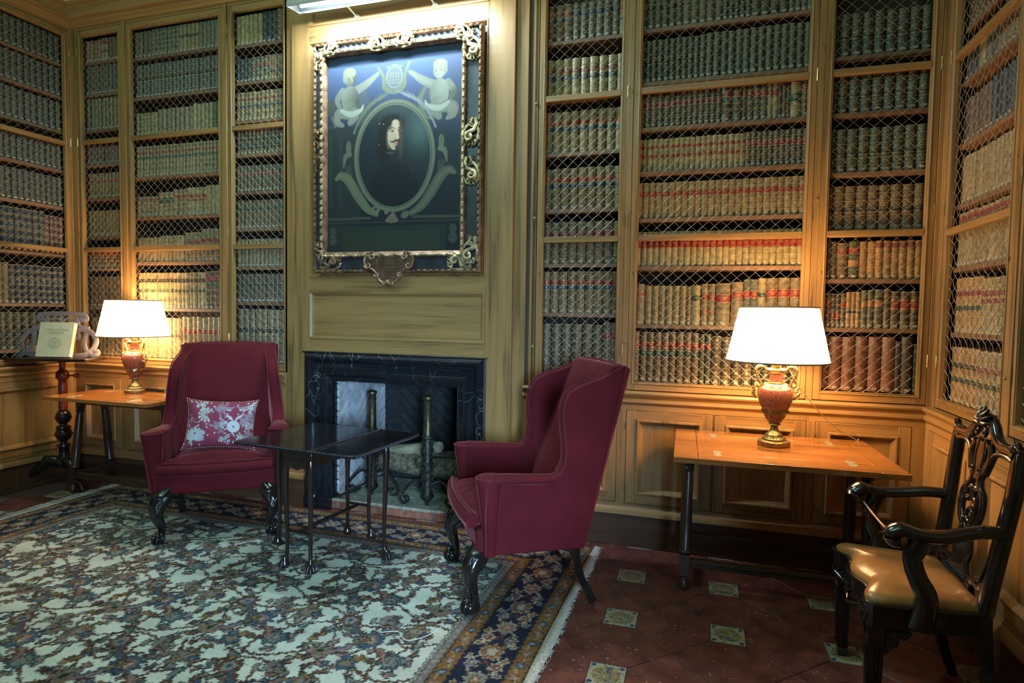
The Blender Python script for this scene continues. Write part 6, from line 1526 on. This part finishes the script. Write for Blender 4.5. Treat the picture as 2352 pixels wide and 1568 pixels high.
# ------------------------------------------------------------------ rug
RX0, RX1, RY0, RY1 = -4.06, -.305, -2.90, -.135
def rug_col(X, Y):
    rg = np.random.RandomState(2)
    jx = .0035*np.sin(Y*420+X*13)+.004*np.sin(Y*171+X*60); jy = .0035*np.sin(X*390+Y*17)+.004*np.sin(X*150+Y*80)
    X = X+jx; Y = Y+jy
    d = np.minimum(np.minimum(X-RX0, RX1-X), np.minimum(Y-RY0, RY1-Y))
    CRM = np.array((.55, .54, .44)); DK = (.030, .030, .030); BR = (.13, .055, .035); BL = (.065, .095, .14); PK = (.27, .15, .115); OL = (.17, .145, .08); OR = (.27, .14, .045); GY = (.24, .21, .18); TE = (.065, .10, .105)
    v = Cv(X, Y, CRM)
    PX, PY = .58, .46
    row = np.floor((Y+10)/PY); sh_ = (row % 2)*PX/2; u = ((X+10+sh_) % PX)-PX/2; w = ((Y+10) % PY)-PY/2
    ci = np.floor((X+10+sh_)/PX); hsh = np.abs(np.sin(ci*12.9898+row*78.233)*43758.5453) % 1
    u = u+.03*np.sin(row*1.7+ci); 
    def rosette(cx, cy, r, cols, pet=9, ph=0, wob=.16):
        x, y = u-cx, w-cy; a = np.arctan2(y, x); rr = np.hypot(x, y); rp = r*(1+wob*np.cos(pet*a+ph))
        v.mix((rr < rp+.0065).astype(float), DK); v.mix((rr < rp).astype(float), cols[0]); v.mix((rr < rp*.66).astype(float), DK); v.mix((rr < rp*.60).astype(float), cols[1]); v.mix((rr < r*.30).astype(float), cols[2]); v.mix((rr < r*.13).astype(float), DK)
    def leaf(cx, cy, L, wd, rot, cols, bend=.35):
        c, s = math.cos(rot), math.sin(rot); x = (u-cx)*c+(w-cy)*s; y = -(u-cx)*s+(w-cy)*c; y = y-bend*L*(1-(x/L)**2)
        q = wd*np.sqrt(np.clip(1-(x/L)**2, 0, 1))*(1+.22*np.sin(x*170)); m = (np.abs(x) < L)
        v.mix((m & (np.abs(y) < q+.005)).astype(float), DK); v.mix((m & (np.abs(y) < q)).astype(float), cols[0]); v.mix((m & (np.abs(y-.2*wd) < q*.45)).astype(float), cols[1])
    def vine(a, b_, f, ph, amp=.045, wd=.0048, col=BR):
        # wavy stems that close over the repeat
        for k in (0,):
            yy = b_+amp*np.sin((X+10)*2*PI/PX*f+ph); dd = np.abs((((Y+10)-yy+PY/2) % PY)-PY/2); v.mix((dd < wd+.0035).astype(float), DK); v.mix((dd < wd).astype(float), col)
    vine(0, .05, 1, 0, .06); vine(0, .27, 2, 1.3, .04, .004); vine(0, .38, 1, 2.6, .05, .004)
    def vinex(b_, f, ph, amp=.05, wd=.0045, col=BR):
        xx = b_+amp*np.sin((Y+10)*2*PI/PY*f+ph); dd = np.abs((((X+10+sh_)-xx+PX/2) % PX)-PX/2); v.mix((dd < wd+.0035).astype(float), DK); v.mix((dd < wd).astype(float), col)
    vinex(.10, 1, .3); vinex(.27, 2, 1.9, .03); vinex(.42, 1, 4.0, .045)
    rosette(0, 0, .062, (BL, PK, (.5, .42, .32)), 10); rosette(.17, .13, .048, (OL, PK, GY), 8, 1); rosette(-.17, .12, .050, (BR, GY, BL), 9, 2)
    rosette(.17, -.11, .050, (TE, GY, OR), 7); rosette(-.155, -.13, .052, (PK, OL, DK), 11, 1); rosette(.0, .175, .040, (GY, PK, BL), 8); rosette(0.0, -.175, .040, (BL, OL, PK), 8, 1)
    leaf(.085, .085, .060, .018, .7, (BL, OR)); leaf(-.09, .075, .065, .020, 2.4, (BR, BL)); leaf(.09, -.085, .060, .018, -.8, (BR, PK)); leaf(-.085, -.075, .060, .019, -2.2, (BL, PK))
    leaf(.24, .02, .045, .015, 1.5, (TE, GY)); leaf(-.24, -.01, .045, .015, -1.5, (BR, OR))
    for (cx, cy, L_, wd_, ro, cs) in ((.03, .12, .035, .012, .2, (BR, PK)), (-.06, .15, .03, .011, 2.0, (OL, GY)), (.11, .02, .030, .012, 1.2, (BR, BL)), (-.11, .02, .030, .012, 1.9, (TE, PK)), (.05, -.13, .034, .012, -.5, (OL, BR)), (-.05, -.12, .034, .012, -2.6, (BR, GY)), (.2, -.19, .035, .013, .1, (BL, GY)), (-.2, -.19, .035, .013, 3.0, (BR, OR)), (.2, .20, .035, .013, .3, (BR, OL)), (-.21, .20, .035, .013, 2.9, (TE, GY)), (.24, .10, .03, .012, 1.2, (BR, PK)), (-.245, .11, .03, .012, 1.9, (OL, BL)), (.24, -.10, .03, .012, -1.2, (BL, PK)), (-.24, -.11, .03, .012, -1.9, (BR, GY))): leaf(cx, cy, L_, wd_, ro, cs, .2)
    for k in range(52):
        cx, cy = rg.uniform(-PX/2, PX/2), rg.uniform(-PY/2, PY/2); cs = [PK, BR, GY, OL, BL, OR][k % 6]; rosette(cx, cy, .010+.009*rg.rand(), (cs, cs, GY), 5, wob=.25)
    fade = (.82+.36*hsh)[..., None]; notcream = (np.abs(v.c-CRM).sum(-1) > .05)[..., None]; v.c = np.where(notcream, v.c*fade, v.c)
    field = v.c.copy()
    # borders, measured from the edge
    b = Cv(X, Y, (.020, .022, .040))
    horiz = (np.minimum(Y-RY0, RY1-Y) < np.minimum(X-RX0, RX1-X)); s = np.where(horiz, X, Y)
    GD = (.22, .10, .030)
    def stripe(a0, a1, col): b.mix(((d >= a0) & (d < a1)).astype(float), col)
    stripe(0, .012, (.03, .028, .04)); stripe(.012, .082, GD); stripe(.082, .088, DK); stripe(.30, .306, DK); stripe(.306, .370, GD); stripe(.370, .378, DK); stripe(.378, .415, (.20, .16, .14)); stripe(.415, .420, DK); stripe(.420, .428, (.40, .36, .30)); stripe(.428, .434, DK)
    for dc, p, rr_ in ((.047, .085, .020), (.338, .082, .019)):
        t_ = ((s+10) % p)-p/2; k2 = np.floor((s+10)/p) % 2; r = np.hypot(t_, d-dc); an = np.arctan2(d-dc, t_); rp = rr_*(1+.2*np.cos(6*an))
        wv = np.abs((d-dc)-.012*np.sin((s+10)*2*PI/p/2+.6)); b.mix((wv < .003).astype(float), (.35, .30, .18))
        b.mix((r < rp+.004).astype(float), DK); b.mix(((r < rp) & (k2 == 0)).astype(float), BL); b.mix(((r < rp) & (k2 == 1)).astype(float), PK); b.mix((r < rp*.4).astype(float), (.35, .28, .2))
    t_ = ((s+10) % .04)-.02; b.mix(((np.hypot(t_, d-.397) < .009)).astype(float), (.30, .24, .19))
    p = .40; t_ = ((s+10) % p)-p/2; dc = .194; M_ = (d > .09) & (d < .298); q = d-dc
    def bm(cond, col, al=1.0): b.mix((cond & M_).astype(float)*al, col)
    for ph, amp, wd, col in ((0, .070, .0045, (.42, .36, .25)), (PI, .070, .0045, (.42, .36, .25)), (1.2, .045, .004, BR), (4.3, .045, .004, BR)):
        bm(np.abs(q-amp*np.sin((s+10)*2*PI/p+ph)) < wd, col)
    for cx, cy, r0, c1, c2, pt_ in ((0, 0, .052, (.26, .10, .045), (.42, .36, .27), 9), (.2, 0, .046, GY, (.30, .14, .06), 8), (-.2, 0, .046, GY, (.30, .14, .06), 8), (.10, .055, .028, PK, BR, 6), (-.10, -.055, .028, PK, BR, 6), (.10, -.055, .026, TE, PK, 6), (-.10, .055, .026, BL, PK, 6), (.05, .08, .014, OR, BR, 5), (-.05, -.08, .014, OR, BR, 5), (.055, -.078, .014, GY, BR, 5), (-.055, .078, .014, GY, BR, 5), (.155, .075, .015, OR, BR, 5), (-.155, -.075, .015, BL, BR, 5)):
        x_, y_ = t_-cx, q-cy; r = np.hypot(x_, y_*1.15); an = np.arctan2(y_, x_); rp = r0*(1+.15*np.cos(pt_*an))
        bm(r < rp+.005, (.40, .34, .24)); bm(r < rp, c1); bm(r < rp*.62, DK); bm(r < rp*.55, c2); bm(r < rp*.2, (.5, .42, .3))
    inb = (d < .434)[..., None]; c = np.where(inb, b.c, field)
    abr = .92+.08*np.sin(Y*31+np.sin(X*3)*2)
    return np.clip(c*abr[..., None]*(.9+.2*rg.rand(*X.shape))[..., None], 0, 1)
def rug_pos(X, Y):
    z = .0088+.0008*np.sin(X*3.1)*np.sin(Y*2.7)
    ex = np.clip((X-(RX1-.9))/.9, 0, 1); X2 = X+.020*np.sin(Y*2.3+.6)*ex-.05*ex*np.clip((-1.0-Y), 0, 2)
    return np.stack([X2, Y, z], -1)
rug = thing('rug', 'large cream Persian rug with dark floral border in front of the fireplace', 'rug', (0, 0, 0))
grid_mesh('pile', 'rug_pile', RX0, RX1, RY0, RY1, 690, 505, rug_col, rug_pos, rug)
e = MB(); pts = [(RX0, RY0), (RX1, RY0), (RX1, RY1), (RX0, RY1)]
nn = 24; lp = [(RX1, RY0+(RY1-RY0)*i/nn) for i in range(nn+1)]; pp_ = [tuple(rug_pos(np.array([x]), np.array([y]))[0]) for x, y in lp]
e.add([(x, y, .0005) for x, y, z in pp_]+[(x, y, .0085) for x, y, z in pp_]+[(RX0, RY0, .0005), (RX0, RY1, .0005), (RX0, RY0, .0085), (RX0, RY1, .0085)],
      [(i, i+1, nn+2+i, nn+1+i) for i in range(nn)]+[(nn, 2*nn+3, 2*nn+5, 2*nn+1), (2*nn+2, 0, nn+1, 2*nn+4), (2*nn+3, 2*nn+2, 2*nn+4, 2*nn+5)]); e.build('edge_binding', 'fringe', rug)
# flat woven ends and knotted fringe
def fringe(side, fuzzy):
    m_ = MB(); rr = random.Random(9); sx = 1 if side > 0 else -1; x0 = RX1 if side > 0 else RX0
    ys = [RY0+(RY1-RY0)*i/160 for i in range(161)]; A = []; B_ = []
    for y in ys:
        px_ = float(rug_pos(np.array([x0]), np.array([y]))[0][0]); A.append((px_-sx*.004, y, .0098)); B_.append((px_+sx*(.040+.006*math.sin(y*9)+rr.uniform(-.002, .002)), y, .006))
    k = len(ys); m_.add(A+B_, [(i, i+1, k+i+1, k+i) for i in range(k-1)])
    o = m_.build('flat_weave', 'fringe', rug, smooth=1); sm_ = o.modifiers.new('thickness', 'SOLIDIFY'); sm_.thickness = .004
    f_ = MB()
    for i in range(900 if fuzzy else 420):
        y = rr.uniform(RY0, RY1); px_ = float(rug_pos(np.array([x0]), np.array([y]))[0][0])+sx*(.040+.006*math.sin(y*9)); L_ = rr.uniform(.02, .07) if fuzzy else rr.uniform(.004, .014)
        f_.tube([(px_-sx*.004, y, .006), (px_+sx*L_*.6, y+rr.uniform(-.01, .01), .004+rr.random()*.008), (px_+sx*L_, y+rr.uniform(-.02, .02), .002+rr.random()*.006)], [.0016, .0012, .0006], 3)
    f_.build('fringe', 'fringe', rug, smooth=0, kind='stuff')
fringe(1, False); fringe(-1, True)
